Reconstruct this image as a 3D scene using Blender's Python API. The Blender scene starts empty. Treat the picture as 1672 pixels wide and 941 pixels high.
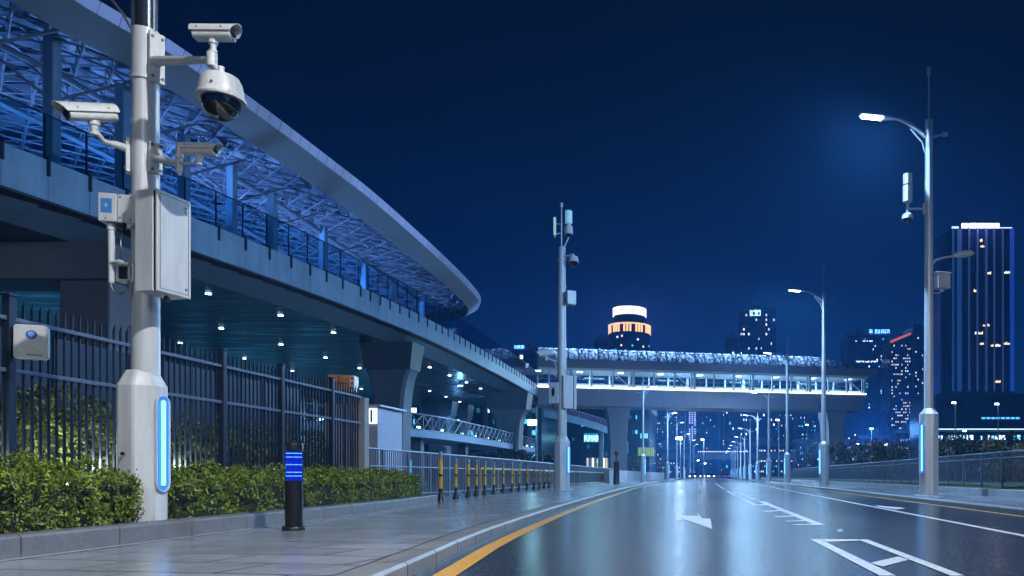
import bpy, math, random
import numpy as np
from mathutils import Vector, Matrix
random.seed(7); rng = np.random.default_rng(11)
SC = bpy.context.scene
COL = SC.collection
R = math.radians
# ------------------------------------------------------------------ camera, world, exposure
F, VX, VY, HC = 1250.0, 1163.0, 777.0, 0.8
cd = bpy.data.cameras.new('camera'); cam = bpy.data.objects.new('camera', cd); COL.objects.link(cam)
cam.location = (0, 0, HC); cam.rotation_euler = (R(90), 0, 0)
cd.sensor_width = 36; cd.lens = 36*F/1672
cd.shift_x = -(VX-836)/1672; cd.shift_y = (VY-470.5)/1672
cd.clip_start = .1; cd.clip_end = 6000
SC.camera = cam
SC.render.engine = 'CYCLES'
SC.view_settings.view_transform = 'Standard'; SC.view_settings.look = 'None'
SC.view_settings.exposure = 0.0; SC.view_settings.gamma = 1.0
try: SC.view_settings.use_curve_mapping = False
except Exception: pass
cy = SC.cycles
cy.use_denoising = True
try: cy.denoiser = 'OPENIMAGEDENOISE'
except Exception: pass
cy.max_bounces = 6; cy.diffuse_bounces = 2; cy.glossy_bounces = 3; cy.transmission_bounces = 4
cy.transparent_max_bounces = 16; cy.volume_bounces = 0; cy.sample_clamp_indirect = 4; cy.sample_clamp_direct = 12
cy.caustics_reflective = False; cy.caustics_refractive = False
W = bpy.data.worlds.new('World'); SC.world = W; W.use_nodes = True
nt = W.node_tree; bg = nt.nodes['Background']
tc = nt.nodes.new('ShaderNodeTexCoord'); sx = nt.nodes.new('ShaderNodeSeparateXYZ'); cr = nt.nodes.new('ShaderNodeValToRGB')
nt.links.new(tc.outputs['Generated'], sx.inputs[0]); nt.links.new(sx.outputs['Z'], cr.inputs[0])
el = cr.color_ramp.elements
el[0].position = 0.0; el[0].color = (.002, .050, .20, 1)
el[1].position = 1.0; el[1].color = (.0001, .0006, .005, 1)
for p, c in ((.12, (.0006, .030, .125, 1)), (.25, (.0002, .010, .052, 1)), (.42, (.0001, .002, .014, 1)), (.58, (.0001, .0008, .006, 1))):
    e = el.new(p); e.color = c
nt.links.new(cr.outputs[0], bg.inputs[0]); bg.inputs[1].default_value = 1.0

sl = bpy.data.lights.new('fill_sun', 'SUN'); sl.energy = .12; sl.angle = R(35); sl.color = (.22, .52, 1.0)  # broad blue fill added to brighten surfaces facing right
so0 = bpy.data.objects.new('fill_sun', sl); COL.objects.link(so0)
so0.rotation_euler = Vector((-.88, .40, -.22)).to_track_quat('-Z', 'Y').to_euler()
# ------------------------------------------------------------------ helpers
def G(px, py, z=0.0):
    Y = F*(HC-z)/(py-VY); return ((px-VX)*Y/F, Y)
def PT(px, py, Y): return Vector(((px-VX)*Y/F, Y, HC+(VY-py)*Y/F))
def PX(px, Y): return (px-VX)*Y/F
def PZ(py, Y): return HC+(VY-py)*Y/F

MATS = {}
def mat(name, col, rough=.5, metal=0.0, emit=None, es=0.0, var=0.0, vscale=3.0, bump=0.0, bscale=30.0, rvar=0.0, spec=.5, coat=0.0, stretch=None):
    if name in MATS: return MATS[name]
    m = bpy.data.materials.new(name); m.use_nodes = True
    n = m.node_tree; b = n.nodes['Principled BSDF']; L = n.links
    b.inputs['Base Color'].default_value = (*col, 1); b.inputs['Roughness'].default_value = rough
    b.inputs['Metallic'].default_value = metal; b.inputs['Specular IOR Level'].default_value = spec
    b.inputs['Coat Weight'].default_value = coat
    if emit: b.inputs['Emission Color'].default_value = (*emit, 1); b.inputs['Emission Strength'].default_value = es
    if var or rvar or bump:
        t = n.nodes.new('ShaderNodeTexCoord')
        if var or rvar:
            a = n.nodes.new('ShaderNodeTexNoise'); a.inputs['Scale'].default_value = vscale; a.inputs['Detail'].default_value = 6; a.inputs['Roughness'].default_value = .65
            if stretch:
                mpp = n.nodes.new('ShaderNodeMapping'); mpp.inputs['Scale'].default_value = stretch; L.new(t.outputs['Object'], mpp.inputs[0]); L.new(mpp.outputs[0], a.inputs['Vector'])
            else: L.new(t.outputs['Object'], a.inputs['Vector'])
            if var:
                r = n.nodes.new('ShaderNodeValToRGB'); L.new(a.outputs['Fac'], r.inputs[0])
                r.color_ramp.elements[0].position = .3; r.color_ramp.elements[1].position = .7
                r.color_ramp.elements[0].color = (*[c*(1-var) for c in col], 1); r.color_ramp.elements[1].color = (*[min(1, c*(1+var*.6)) for c in col], 1)
                L.new(r.outputs[0], b.inputs['Base Color'])
            if rvar:
                q = n.nodes.new('ShaderNodeMapRange'); L.new(a.outputs['Fac'], q.inputs[0]); q.inputs[1].default_value = .3; q.inputs[2].default_value = .7
                q.inputs[3].default_value = max(.03, rough-rvar); q.inputs[4].default_value = rough+rvar; L.new(q.outputs[0], b.inputs['Roughness'])
        if bump:
            c = n.nodes.new('ShaderNodeTexNoise'); c.inputs['Scale'].default_value = bscale; c.inputs['Detail'].default_value = 4
            L.new(t.outputs['Object'], c.inputs['Vector'])
            d = n.nodes.new('ShaderNodeBump'); d.inputs['Strength'].default_value = bump; d.inputs['Distance'].default_value = .02
            L.new(c.outputs['Fac'], d.inputs['Height']); L.new(d.outputs[0], b.inputs['Normal'])
    MATS[name] = m; return m

def emi(name, col, s):
    if name in MATS: return MATS[name]
    m = bpy.data.materials.new(name); m.use_nodes = True; n = m.node_tree
    b = n.nodes['Principled BSDF']; b.inputs['Base Color'].default_value = (.05, .05, .05, 1)
    b.inputs['Emission Color'].default_value = (*col, 1); b.inputs['Emission Strength'].default_value = s
    MATS[name] = m; return m

def glass(name, tint, gloss=.35, rough=.05):
    m = bpy.data.materials.new(name); m.use_nodes = True; n = m.node_tree; n.nodes.clear(); L = n.links
    o = n.nodes.new('ShaderNodeOutputMaterial'); mx = n.nodes.new('ShaderNodeMixShader'); t = n.nodes.new('ShaderNodeBsdfTransparent')
    g = n.nodes.new('ShaderNodeBsdfGlossy'); fr = n.nodes.new('ShaderNodeLayerWeight'); ma = n.nodes.new('ShaderNodeMath')
    t.inputs[0].default_value = (*tint, 1); g.inputs['Color'].default_value = (.8, .9, 1, 1); g.inputs['Roughness'].default_value = rough
    fr.inputs['Blend'].default_value = .35; ma.operation = 'MULTIPLY'; ma.inputs[1].default_value = gloss
    L.new(fr.outputs['Fresnel'], ma.inputs[0]); L.new(ma.outputs[0], mx.inputs[0]); L.new(t.outputs[0], mx.inputs[1]); L.new(g.outputs[0], mx.inputs[2])
    L.new(mx.outputs[0], o.inputs[0]); MATS[name] = m; return m

def brickmat(name, c1, c2, cm, bw, bh, mortar, rough, rvar, off=.5, rot=(0, 0, 0), metal=0.0, bump=.3, nvar=.25, vscale=.8, grain=.0, gscale=80, spec=.5, nstretch=(1, 1, 1), loc=(0, 0, 0)):
    m = bpy.data.materials.new(name); m.use_nodes = True; n = m.node_tree; b = n.nodes['Principled BSDF']; L = n.links
    t = n.nodes.new('ShaderNodeTexCoord'); mp = n.nodes.new('ShaderNodeMapping'); mp.inputs['Rotation'].default_value = rot; mp.inputs['Location'].default_value = loc
    L.new(t.outputs['Object'], mp.inputs[0])
    k = n.nodes.new('ShaderNodeTexBrick'); k.offset = off; k.inputs['Scale'].default_value = 1
    k.inputs['Color1'].default_value = (*c1, 1); k.inputs['Color2'].default_value = (*c2, 1); k.inputs['Mortar'].default_value = (*cm, 1)
    k.inputs['Brick Width'].default_value = bw; k.inputs['Row Height'].default_value = bh; k.inputs['Mortar Size'].default_value = mortar
    L.new(mp.outputs[0], k.inputs['Vector'])
    a = n.nodes.new('ShaderNodeTexNoise'); a.inputs['Scale'].default_value = vscale; a.inputs['Detail'].default_value = 7; a.inputs['Roughness'].default_value = .6
    mp2 = n.nodes.new('ShaderNodeMapping'); mp2.inputs['Scale'].default_value = nstretch; L.new(t.outputs['Object'], mp2.inputs[0]); L.new(mp2.outputs[0], a.inputs['Vector'])
    q = n.nodes.new('ShaderNodeMapRange'); q.inputs[1].default_value = .3; q.inputs[2].default_value = .7; q.inputs[3].default_value = 1-nvar; q.inputs[4].default_value = 1+nvar; L.new(a.outputs['Fac'], q.inputs[0])
    x = n.nodes.new('ShaderNodeMix'); x.data_type = 'RGBA'; x.blend_type = 'MULTIPLY'; x.inputs[0].default_value = 1
    L.new(k.outputs['Color'], x.inputs[6]); L.new(q.outputs[0], x.inputs[7]); L.new(x.outputs[2], b.inputs['Base Color'])
    r = n.nodes.new('ShaderNodeMapRange'); r.inputs[1].default_value = .35; r.inputs[2].default_value = .65; r.inputs[3].default_value = max(.03, rough-rvar); r.inputs[4].default_value = rough+rvar
    L.new(a.outputs['Fac'], r.inputs[0]); L.new(r.outputs[0], b.inputs['Roughness'])
    b.inputs['Metallic'].default_value = metal; b.inputs['Specular IOR Level'].default_value = spec
    d = n.nodes.new('ShaderNodeBump'); d.invert = True; d.inputs['Strength'].default_value = bump; d.inputs['Distance'].default_value = .01
    L.new(k.outputs['Fac'], d.inputs['Height'])
    last = d
    if grain:
        c = n.nodes.new('ShaderNodeTexNoise'); c.inputs['Scale'].default_value = gscale; c.inputs['Detail'].default_value = 3; L.new(t.outputs['Object'], c.inputs['Vector'])
        d2 = n.nodes.new('ShaderNodeBump'); d2.inputs['Strength'].default_value = grain; d2.inputs['Distance'].default_value = .01
        L.new(c.outputs['Fac'], d2.inputs['Height']); L.new(d.outputs[0], d2.inputs['Normal']); last = d2
    L.new(last.outputs[0], b.inputs['Normal'])
    MATS[name] = m; return m

class MB:
    def __init__(s): s.v = []; s.f = []
    def add(s, vs, fs):
        o = len(s.v); s.v.extend([tuple(p) for p in vs]); s.f.extend([tuple(i+o for i in f) for f in fs]); return s
    def box(s, x0, x1, y0, y1, z0, z1, M=None):
        vs = [(x, y, z) for x in (x0, x1) for y in (y0, y1) for z in (z0, z1)]
        if M is not None: vs = [M @ Vector(p) for p in vs]
        return s.add(vs, [(0, 1, 3, 2), (4, 6, 7, 5), (0, 4, 5, 1), (2, 3, 7, 6), (0, 2, 6, 4), (1, 5, 7, 3)])
    def cbox(s, c, d, rz=0, rx=0, ry=0):
        M = Matrix.Translation(Vector(c)) @ Matrix.Rotation(rz, 4, 'Z') @ Matrix.Rotation(rx, 4, 'X') @ Matrix.Rotation(ry, 4, 'Y')
        a, b, e = d[0]/2, d[1]/2, d[2]/2
        return s.box(-a, a, -b, b, -e, e, M)
    def tube(s, p, q, r0, r1=None, n=10, cap=True):
        r1 = r0 if r1 is None else r1
        p, q = Vector(p), Vector(q); d = (q-p).normalized()
        a = d.orthogonal().normalized() if abs(d.z) < .95 else Vector((1, 0, 0)); a = (a-d*a.dot(d)).normalized(); b = d.cross(a)
        vs = []
        for c, r in ((p, r0), (q, r1)):
            for i in range(n):
                t = 2*math.pi*i/n; vs.append(c+a*r*math.cos(t)+b*r*math.sin(t))
        fs = [(i, (i+1) % n, n+(i+1) % n, n+i) for i in range(n)]
        if cap: fs += [tuple(range(n-1, -1, -1)), tuple(range(n, 2*n))]
        return s.add(vs, fs)
    def pipe(s, pts, r, n=8):
        pts = [Vector(p) for p in pts]; vs = []; a = None
        rr = r if isinstance(r, (list, tuple)) else [r]*len(pts)
        for i, p in enumerate(pts):
            d = (pts[min(i+1, len(pts)-1)]-pts[max(i-1, 0)]).normalized()
            if a is None: a = d.orthogonal()
            a = (a-d*a.dot(d)).normalized(); b = d.cross(a)
            for k in range(n):
                t = 2*math.pi*k/n; vs.append(p+(a*math.cos(t)+b*math.sin(t))*rr[i])
        fs = [(i*n+k, i*n+(k+1) % n, (i+1)*n+(k+1) % n, (i+1)*n+k) for i in range(len(pts)-1) for k in range(n)]
        fs += [tuple(range(n-1, -1, -1)), tuple(range((len(pts)-1)*n, len(pts)*n))]
        return s.add(vs, fs)
    def lathe(s, prof, c=(0, 0, 0), n=32, M=None, ph=0):
        c = Vector(c); vs = []
        for r, z in prof:
            for k in range(n):
                t = 2*math.pi*k/n+ph; p = Vector((r*math.cos(t), r*math.sin(t), z))
                vs.append(c+(M @ p if M is not None else p))
        m = len(prof)
        fs = [(i*n+k, i*n+(k+1) % n, (i+1)*n+(k+1) % n, (i+1)*n+k) for i in range(m-1) for k in range(n)]
        fs += [tuple(range(n-1, -1, -1)), tuple(range((m-1)*n, m*n))]
        return s.add(vs, fs)
    def prism(s, poly, z0, z1, M=None):
        n = len(poly); vs = [Vector((x, y, z)) for z in (z0, z1) for x, y in poly]
        if M is not None: vs = [M @ p for p in vs]
        return s.add(vs, [(i, (i+1) % n, n+(i+1) % n, n+i) for i in range(n)]+[tuple(range(n-1, -1, -1)), tuple(range(n, 2*n))])
    def strip(s, A, B):
        n = len(A); return s.add(list(A)+list(B), [(i, i+1, n+i+1, n+i) for i in range(n-1)])
    def build(s, name, m, parent=None, smooth=False, world=True, bevel=0, ang=35):
        me = bpy.data.meshes.new(name)
        off = WOFF.get(parent.name, Vector()) if (parent and world) else Vector()
        me.from_pydata([(p[0]-off.x, p[1]-off.y, p[2]-off.z) for p in s.v], [], s.f); me.update()
        me.materials.append(m)
        if smooth:
            me.shade_smooth()
            try: me.set_sharp_from_angle(angle=R(ang))
            except Exception: pass
        o = bpy.data.objects.new(name, me); COL.objects.link(o)
        if parent: o.parent = parent; WOFF[o.name] = WOFF.get(parent.name, Vector())
        if bevel:
            b = o.modifiers.new('bevel', 'BEVEL'); b.width = bevel; b.segments = 2; b.limit_method = 'ANGLE'; b.angle_limit = R(40)
        return o
WOFF = {}
def tag(o, label=None, cat=None, group=None, kind=None):
    if label: o['label'] = label
    if cat: o['category'] = cat
    if group: o['group'] = group
    if kind: o['kind'] = kind
    return o
def thing(name, loc, label, cat, group=None, rz=0):
    o = bpy.data.objects.new(name, None); COL.objects.link(o); o.location = loc; o.rotation_euler = (0, 0, rz)
    o.empty_display_size = .1
    WOFF[o.name] = Vector(loc) if rz == 0 else Vector()
    return tag(o, label, cat, group)
KIDS = {}
def copy_tree(o, parent=None):
    c = o.copy(); COL.objects.link(c)
    if parent: c.parent = parent
    for ch in [x for x in ALLC() if x.parent is o]: copy_tree(ch, c)
    return c
def ALLC(): return list(COL.objects)
ORD = ['first', 'second', 'third', 'fourth', 'fifth', 'sixth', 'seventh', 'eighth', 'ninth', 'tenth', 'eleventh', 'twelfth', 'thirteenth', 'fourteenth', 'fifteenth', 'sixteenth', 'seventeenth', 'eighteenth', 'nineteenth', 'twentieth']
def lamp(name, kind, loc, power, col, parent=None, size=.4, sy=None, rot=(0, 0, 0), spot=None):
    l = bpy.data.lights.new(name, kind); l.energy = power; l.color = col
    if kind == 'AREA':
        l.shape = 'RECTANGLE'; l.size = size; l.size_y = sy or size
    elif kind == 'SPOT': l.spot_size = R(spot or 150); l.spot_blend = .6; l.shadow_soft_size = size
    else: l.shadow_soft_size = size
    o = bpy.data.objects.new(name, l); COL.objects.link(o)
    off = WOFF.get(parent.name, Vector()) if parent else Vector()
    o.location = Vector(loc)-off; o.rotation_euler = rot
    if parent: o.parent = parent
    return o
def interp(pts, y):
    return float(np.interp(y, [p[0] for p in pts], [p[1] for p in pts]))
def smooth_path(pts, step):
    """catmull-rom through (y, x, ...) rows, sampled by roughly step metres"""
    P = [np.array(p, float) for p in pts]; out = []
    for i in range(len(P)-1):
        p0 = P[max(i-1, 0)]; p1 = P[i]; p2 = P[i+1]; p3 = P[min(i+2, len(P)-1)]
        n = max(1, int(np.linalg.norm((p2-p1)[:2])/step))
        for k in range(n):
            t = k/n
            out.append(.5*((2*p1)+(-p0+p2)*t+(2*p0-5*p1+4*p2-p3)*t*t+(-p0+3*p1-3*p2+p3)*t**3))
    out.append(P[-1]); return [tuple(p) for p in out]

# ------------------------------------------------------------------ materials
M_pole = mat('painted_steel', (.62, .64, .66), .36, .1, var=.22, vscale=7, rvar=.10, coat=.15, stretch=(1, 1, .12))
M_pole2 = mat('grey_pole_paint', (.66, .69, .73), .4, .25, var=.22, vscale=5, rvar=.1, stretch=(1, 1, .12))
M_cam = mat('camera_white', (.66, .67, .66), .38, 0, var=.14, vscale=16, coat=.15)
M_box = mat('cabinet_grey', (.60, .62, .64), .38, .05, var=.16, vscale=8, rvar=.08, stretch=(1, 1, .2))
M_dark = mat('dark_rubber', (.012, .012, .014), .45)
M_lens = mat('black_glass', (.004, .004, .006), .05, 0, spec=.9, coat=1)
M_steel = mat('galvanised', (.35, .37, .4), .35, .9, var=.15, vscale=20)
M_fence = mat('fence_paint', (.026, .04, .075), .35, .35, var=.2, vscale=8)
M_conc = mat('concrete', (.30, .30, .31), .7, 0, var=.22, vscale=1.2, bump=.3, bscale=25)
M_pier = mat('pier_concrete', (.11, .13, .16), .5, 0, var=.28, vscale=.7, bump=.2, bscale=12)
M_kerb = brickmat('kerb_stone', (.16, .16, .165), (.20, .20, .205), (.03, .03, .03), 1.0, 5.0, .012, .42, .12, off=0, rot=(0, 0, R(90)), nvar=.3, vscale=6, grain=.3)
M_bolt = mat('bolt_metal', (.2, .2, .21), .4, .8)
M_blueplate = mat('blue_plate', (.05, .22, .75), .3, 0, emit=(.03, .2, 1), es=.55)
M_tube = emi('blue_tube', (.14, .50, 1), 3.6)
M_white_l = emi('white_led', (.72, .88, 1), 60)
M_white_s = emi('white_soft', (.78, .87, 1), 3.2)
M_cyan_l = emi('cyan_led', (.35, .8, 1), 14)
M_cyan_w = emi('cyan_window', (.06, .42, .85), 2.2)
M_warm_w = emi('warm_window', (1, .72, .4), 2.0)
M_cool_w = emi('cool_window', (.62, .78, 1), 2.6)
M_lav_w = emi('lavender_window', (.4, .5, 1), 2.4)
M_red_l = emi('red_sign_light', (1, .22, .18), .8)
M_blue_s = emi('blue_sign_light', (.10, .32, 1), 6)
M_gold = emi('gold_band_light', (1, .62, .3), 1.8)
M_crown = emi('white_crown_light', (.85, .8, 1), 3.0)
M_yel = mat('yellow_paint', (.75, .42, .03), .4, 0, var=.3, vscale=12, rvar=.1)
M_blk = mat('black_paint', (.012, .012, .014), .35)
M_gl_rail = glass('teal_glass', (.30, .55, .66), .9, .04)
M_gl = glass('clear_glass', (.75, .88, .95), .6, .02)
M_gl_blue = glass('tinted_blue_glass', (.35, .5, .75), .8, .08)

def asphalt():
    m = bpy.data.materials.new('wet_asphalt'); m.use_nodes = True; n = m.node_tree; b = n.nodes['Principled BSDF']; L = n.links
    t = n.nodes.new('ShaderNodeTexCoord'); mp = n.nodes.new('ShaderNodeMapping'); mp.inputs['Scale'].default_value = (1, .35, 1); L.new(t.outputs['Object'], mp.inputs[0])
    a = n.nodes.new('ShaderNodeTexNoise'); a.inputs['Scale'].default_value = .22; a.inputs['Detail'].default_value = 1.5; a.inputs['Roughness'].default_value = .45; L.new(mp.outputs[0], a.inputs['Vector'])
    g = n.nodes.new('ShaderNodeTexNoise'); g.inputs['Scale'].default_value = 38; g.inputs['Detail'].default_value = 3; g.inputs['Roughness'].default_value = .55; L.new(t.outputs['Object'], g.inputs['Vector'])
    r = n.nodes.new('ShaderNodeMapRange'); r.interpolation_type = 'SMOOTHSTEP'; r.inputs[1].default_value = .2; r.inputs[2].default_value = .8; r.inputs[3].default_value = .15; r.inputs[4].default_value = .24; L.new(a.outputs['Fac'], r.inputs[0])
    g2 = n.nodes.new('ShaderNodeTexNoise'); g2.inputs['Scale'].default_value = 45; g2.inputs['Detail'].default_value = 2; L.new(t.outputs['Object'], g2.inputs['Vector'])
    r2 = n.nodes.new('ShaderNodeMapRange'); r2.inputs[1].default_value = .3; r2.inputs[2].default_value = .7; r2.inputs[3].default_value = -.06; r2.inputs[4].default_value = .10; L.new(g2.outputs['Fac'], r2.inputs[0])
    ad = n.nodes.new('ShaderNodeMath'); ad.operation = 'ADD'; L.new(r.outputs[0], ad.inputs[0]); L.new(r2.outputs[0], ad.inputs[1]); L.new(ad.outputs[0], b.inputs['Roughness'])
    b.inputs['Specular IOR Level'].default_value = .22
    c = n.nodes.new('ShaderNodeValToRGB'); c.color_ramp.elements[0].color = (.004, .005, .007, 1); c.color_ramp.elements[1].color = (.040, .042, .05, 1); c.color_ramp.elements[0].position = .3; c.color_ramp.elements[1].position = .75
    L.new(g.outputs['Fac'], c.inputs[0]); L.new(c.outputs[0], b.inputs['Base Color'])
    d = n.nodes.new('ShaderNodeBump'); d.inputs['Strength'].default_value = 1.0; d.inputs['Distance'].default_value = .0018; L.new(g.outputs['Fac'], d.inputs['Height']); L.new(d.outputs[0], b.inputs['Normal'])
    return m
M_asph = asphalt()
M_pave = brickmat('wet_paving', (.21, .22, .25), (.28, .29, .32), (.06, .06, .07), 1.2, .6, .02, .2, .07, off=.5, rot=(0, 0, R(8)), nvar=.18, vscale=.5, grain=.25, gscale=45, bump=.5)
M_ground = mat('dark_ground', (.03, .033, .03), .8, 0, var=.3, vscale=.2)
M_line = mat('road_paint_white', (.62, .62, .62), .45, 0, var=.25, vscale=14, bump=.3, bscale=60)
M_liney = mat('road_paint_yellow', (.65, .33, .05), .4, 0, var=.25, vscale=14, bump=.3, bscale=60)
def worn(m, c):
    n = m.node_tree; b = n.nodes['Principled BSDF']; src = b.inputs['Base Color'].links[0].from_socket
    t = n.nodes.new('ShaderNodeTexCoord'); x = n.nodes.new('ShaderNodeTexNoise'); x.inputs['Scale'].default_value = 9; x.inputs['Detail'].default_value = 9; x.inputs['Roughness'].default_value = .75
    n.links.new(t.outputs['Object'], x.inputs['Vector']); r = n.nodes.new('ShaderNodeMapRange'); r.inputs[1].default_value = .56; r.inputs[2].default_value = .64; n.links.new(x.outputs['Fac'], r.inputs[0])
    k = n.nodes.new('ShaderNodeMix'); k.data_type = 'RGBA'; n.links.new(r.outputs[0], k.inputs[0]); n.links.new(src, k.inputs[6]); k.inputs[7].default_value = (*c, 1); n.links.new(k.outputs[2], b.inputs['Base Color'])
worn(M_line, (.10, .10, .11)); worn(M_liney, (.22, .12, .03))
M_soil = mat('soil', (.03, .022, .015), .9, 0, var=.4, vscale=8, bump=.6)
M_grass = mat('grass_green', (.05, .075, .02), .8, 0, var=.4, vscale=6, bump=.8, bscale=40)

def leafmat(name, dark, light):
    m = bpy.data.materials.new(name); m.use_nodes = True; n = m.node_tree; b = n.nodes['Principled BSDF']; L = n.links
    g = n.nodes.new('ShaderNodeNewGeometry'); r = n.nodes.new('ShaderNodeValToRGB'); L.new(g.outputs['Random Per Island'], r.inputs[0])
    r.color_ramp.elements[0].color = (*dark, 1); r.color_ramp.elements[1].color = (*light, 1)
    L.new(r.outputs[0], b.inputs['Base Color']); b.inputs['Roughness'].default_value = .46; b.inputs['Specular IOR Level'].default_value = .3
    MATS[name] = m; return m
M_leaf = leafmat('hedge_leaf', (.018, .045, .008), (.26, .33, .025))
M_leaf2 = leafmat('shrub_leaf', (.05, .09, .02), (.26, .32, .07))
M_leafd = leafmat('tree_leaf', (.012, .022, .012), (.04, .05, .018))
M_leafo = leafmat('autumn_leaf', (.03, .03, .01), (.14, .09, .03))
M_bark = mat('bark', (.05, .04, .03), .9, bump=.6, var=.3)

def leaves_mesh(name, pts, nrm, size, m, parent=None, jitter=.9):
    """leaf-sized pointed faces at pts, turned outward along nrm with random tilt"""
    N = len(pts); d = nrm+rng.normal(0, jitter, (N, 3)); d /= np.linalg.norm(d, axis=1)[:, None]
    u = np.cross(d, rng.normal(0, 1, (N, 3))); u /= np.linalg.norm(u, axis=1)[:, None]+1e-9; w = np.cross(d, u)
    s = size*rng.uniform(.6, 1.35, (N, 1))
    V = np.empty((N, 4, 3)); V[:, 0] = pts-u*s*.1; V[:, 1] = pts+u*s*.45+w*s*.24+d*s*.06; V[:, 2] = pts+u*s; V[:, 3] = pts+u*s*.45-w*s*.24+d*s*.06
    off = np.array(WOFF.get(parent.name, Vector())) if parent else np.zeros(3)
    me = bpy.data.meshes.new(name); me.vertices.add(N*4); me.vertices.foreach_set('co', (V-off).reshape(-1))
    me.loops.add(N*4); me.loops.foreach_set('vertex_index', np.arange(N*4)); me.polygons.add(N)
    me.polygons.foreach_set('loop_start', np.arange(0, N*4, 4)); me.update(calc_edges=True); me.validate(); me.materials.append(m)
    o = bpy.data.objects.new(name, me); COL.objects.link(o)
    if parent: o.parent = parent; WOFF[o.name] = WOFF.get(parent.name, Vector())
    return o

# ------------------------------------------------------------------ ground, road, pavements
g = MB(); g.add([(-500, -60, -.03), (500, -60, -.03), (500, 900, -.03), (-500, 900, -.03)], [(0, 1, 2, 3)])
tag(g.build('ground', M_ground), 'dark ground stretching away under the city', 'ground', kind='structure')
CL = smooth_path([(-30, -1.7), (-4, -1.8), (2, -1.95), (6.1, -2.4), (9.9, -2.88), (17.9, -3.5), (30, -4.2), (50, -5.15), (77, -5.9), (110, -6.2), (400, -6.2)], 1.0)
def cl(y): return interp(CL, y)
CR = 6.35
ys = [-30, -10]+list(np.arange(-4, 60, .5))+list(np.arange(60, 400, 4))+[700, 895]
g = MB(); g.strip([(cl(y), y, 0) for y in ys], [(CR, y, 0) for y in ys]); tag(g.build('road', M_asph), 'dark wet asphalt road with blue reflections', 'road', kind='structure')
PL = .12
g = MB(); y2 = [y for y in ys if y <= 400]
g.strip([(cl(y)-.30, y, PL) for y in y2], [(-75, y, PL) for y in y2])
tag(g.build('pavement', M_pave), 'wet stone paving along the left kerb', 'pavement', kind='structure')
def kerb_row(name, xf, side, label):
    g = MB(); y = -6.0
    while y < 130:
        s = 1.0 if y < 60 else 4.0
        a, b = y+.006, y+s-.006
        for (p, q) in ((0, .28),):
            x0, x1 = xf(a), xf(b)
            vs = [(x0, a, -.02), (x0+side*.27, a, -.02), (x0+side*.27, a, PL+.004), (x0+side*.025, a, PL+.004), (x0, a, PL-.02),
                  (x1, b, -.02), (x1+side*.27, b, -.02), (x1+side*.27, b, PL+.004), (x1+side*.025, b, PL+.004), (x1, b, PL-.02)]
            g.add(vs, [(0, 1, 2, 3, 4), (9, 8, 7, 6, 5), (0, 4, 9, 5), (4, 3, 8, 9), (3, 2, 7, 8), (2, 1, 6, 7)])
        y += s
    g.box(xf(-29)+(side*.27 if side < 0 else 0), xf(-29)+(0 if side < 0 else side*.27), -30, -6.01, -.02, PL+.002)
    o = g.build(name, M_kerb); tag(o, label, 'kerb', kind='structure')
kerb_row('kerb', lambda y: cl(y), -1, 'stone kerb along the left edge of the road')
kerb_row('kerb', lambda y: CR, 1, 'stone kerb along the right edge of the road')
g = MB(); y2 = [-30, 0, 30, 60, 120, 400]; g.strip([(CR+.27, y, PL) for y in y2], [(9.2, y, PL) for y in y2])
g.build('pavement', M_pave); tag(bpy.data.objects['pavement.001'], 'narrow stone pavement on the right of the road', 'pavement', kind='structure')
g = MB(); g.strip([(9.45, y, .33) for y in y2], [(11.5, y, .55) for y in y2]); g.strip([(11.5, y, .55) for y in y2], [(34, y, .3) for y in y2])
tag(g.build('grass_bank', M_grass), 'low grass bank behind the right hand railing', 'grass bank', kind='structure')
# night air
g = MB(); g.box(-520, 520, -80, 920, -1.2, 138); hz = g.build('haze', None) if False else None
me = bpy.data.meshes.new('haze'); me.from_pydata(g.v, [], g.f); me.update(); hz = bpy.data.objects.new('haze', me); COL.objects.link(hz)
hm = bpy.data.materials.new('night_air'); hm.use_nodes = True; hn = hm.node_tree; hn.nodes.clear()
ho = hn.nodes.new('ShaderNodeOutputMaterial'); hv = hn.nodes.new('ShaderNodeVolumePrincipled'); hn.links.new(hv.outputs[0], ho.inputs['Volume'])
hv.inputs['Color'].default_value = (.11, .42, 1, 1); hv.inputs['Density'].default_value = .0009; hv.inputs['Anisotropy'].default_value = .1
me.materials.append(hm); tag(hz, 'thin blue night haze over the street and city', 'haze', kind='stuff')
# painted markings
def mk(name, polys, m, label):
    g = MB()
    for P in polys: g.add([(x, y, .005) for x, y in P], [tuple(range(len(P)))])
    return tag(g.build(name, m), label, 'road marking', kind='structure')
yy = list(np.arange(-3, 90, .5))
A = [(cl(y)+.17, y, .005) for y in yy]; B = [(cl(y)+.36, y, .005) for y in yy]
g = MB(); g.strip(A, B); tag(g.build('road_marking', M_liney), 'yellow edge line beside the left kerb', 'road marking', kind='structure')
mk('road_marking', [[(4.07, 4), (4.2, 4), (4.2, 95), (4.07, 95)]], M_line, 'long unbroken white lane line on the right')
mk('road_marking', [[(6.02, 2), (6.14, 2), (6.14, 120), (6.02, 120)]], M_liney, 'thin pale edge line beside the right kerb')
def Q(*p): return [G(a, b) for a, b in p]
mk('road_marking', [Q((1322, 881), (1338, 881), (1463, 941), (1436, 941)), Q((1401, 881.5), (1416, 881.5), (1575, 941), (1552, 941)),
                    Q((1338.5, 881), (1400.5, 881.5), (1404, 883.5), (1350, 885.6)), Q((1421, 920), (1467, 909.5), (1483, 915), (1441, 926)),
                    ], M_line, 'hollow white box painted across the near lane divider')
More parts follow.
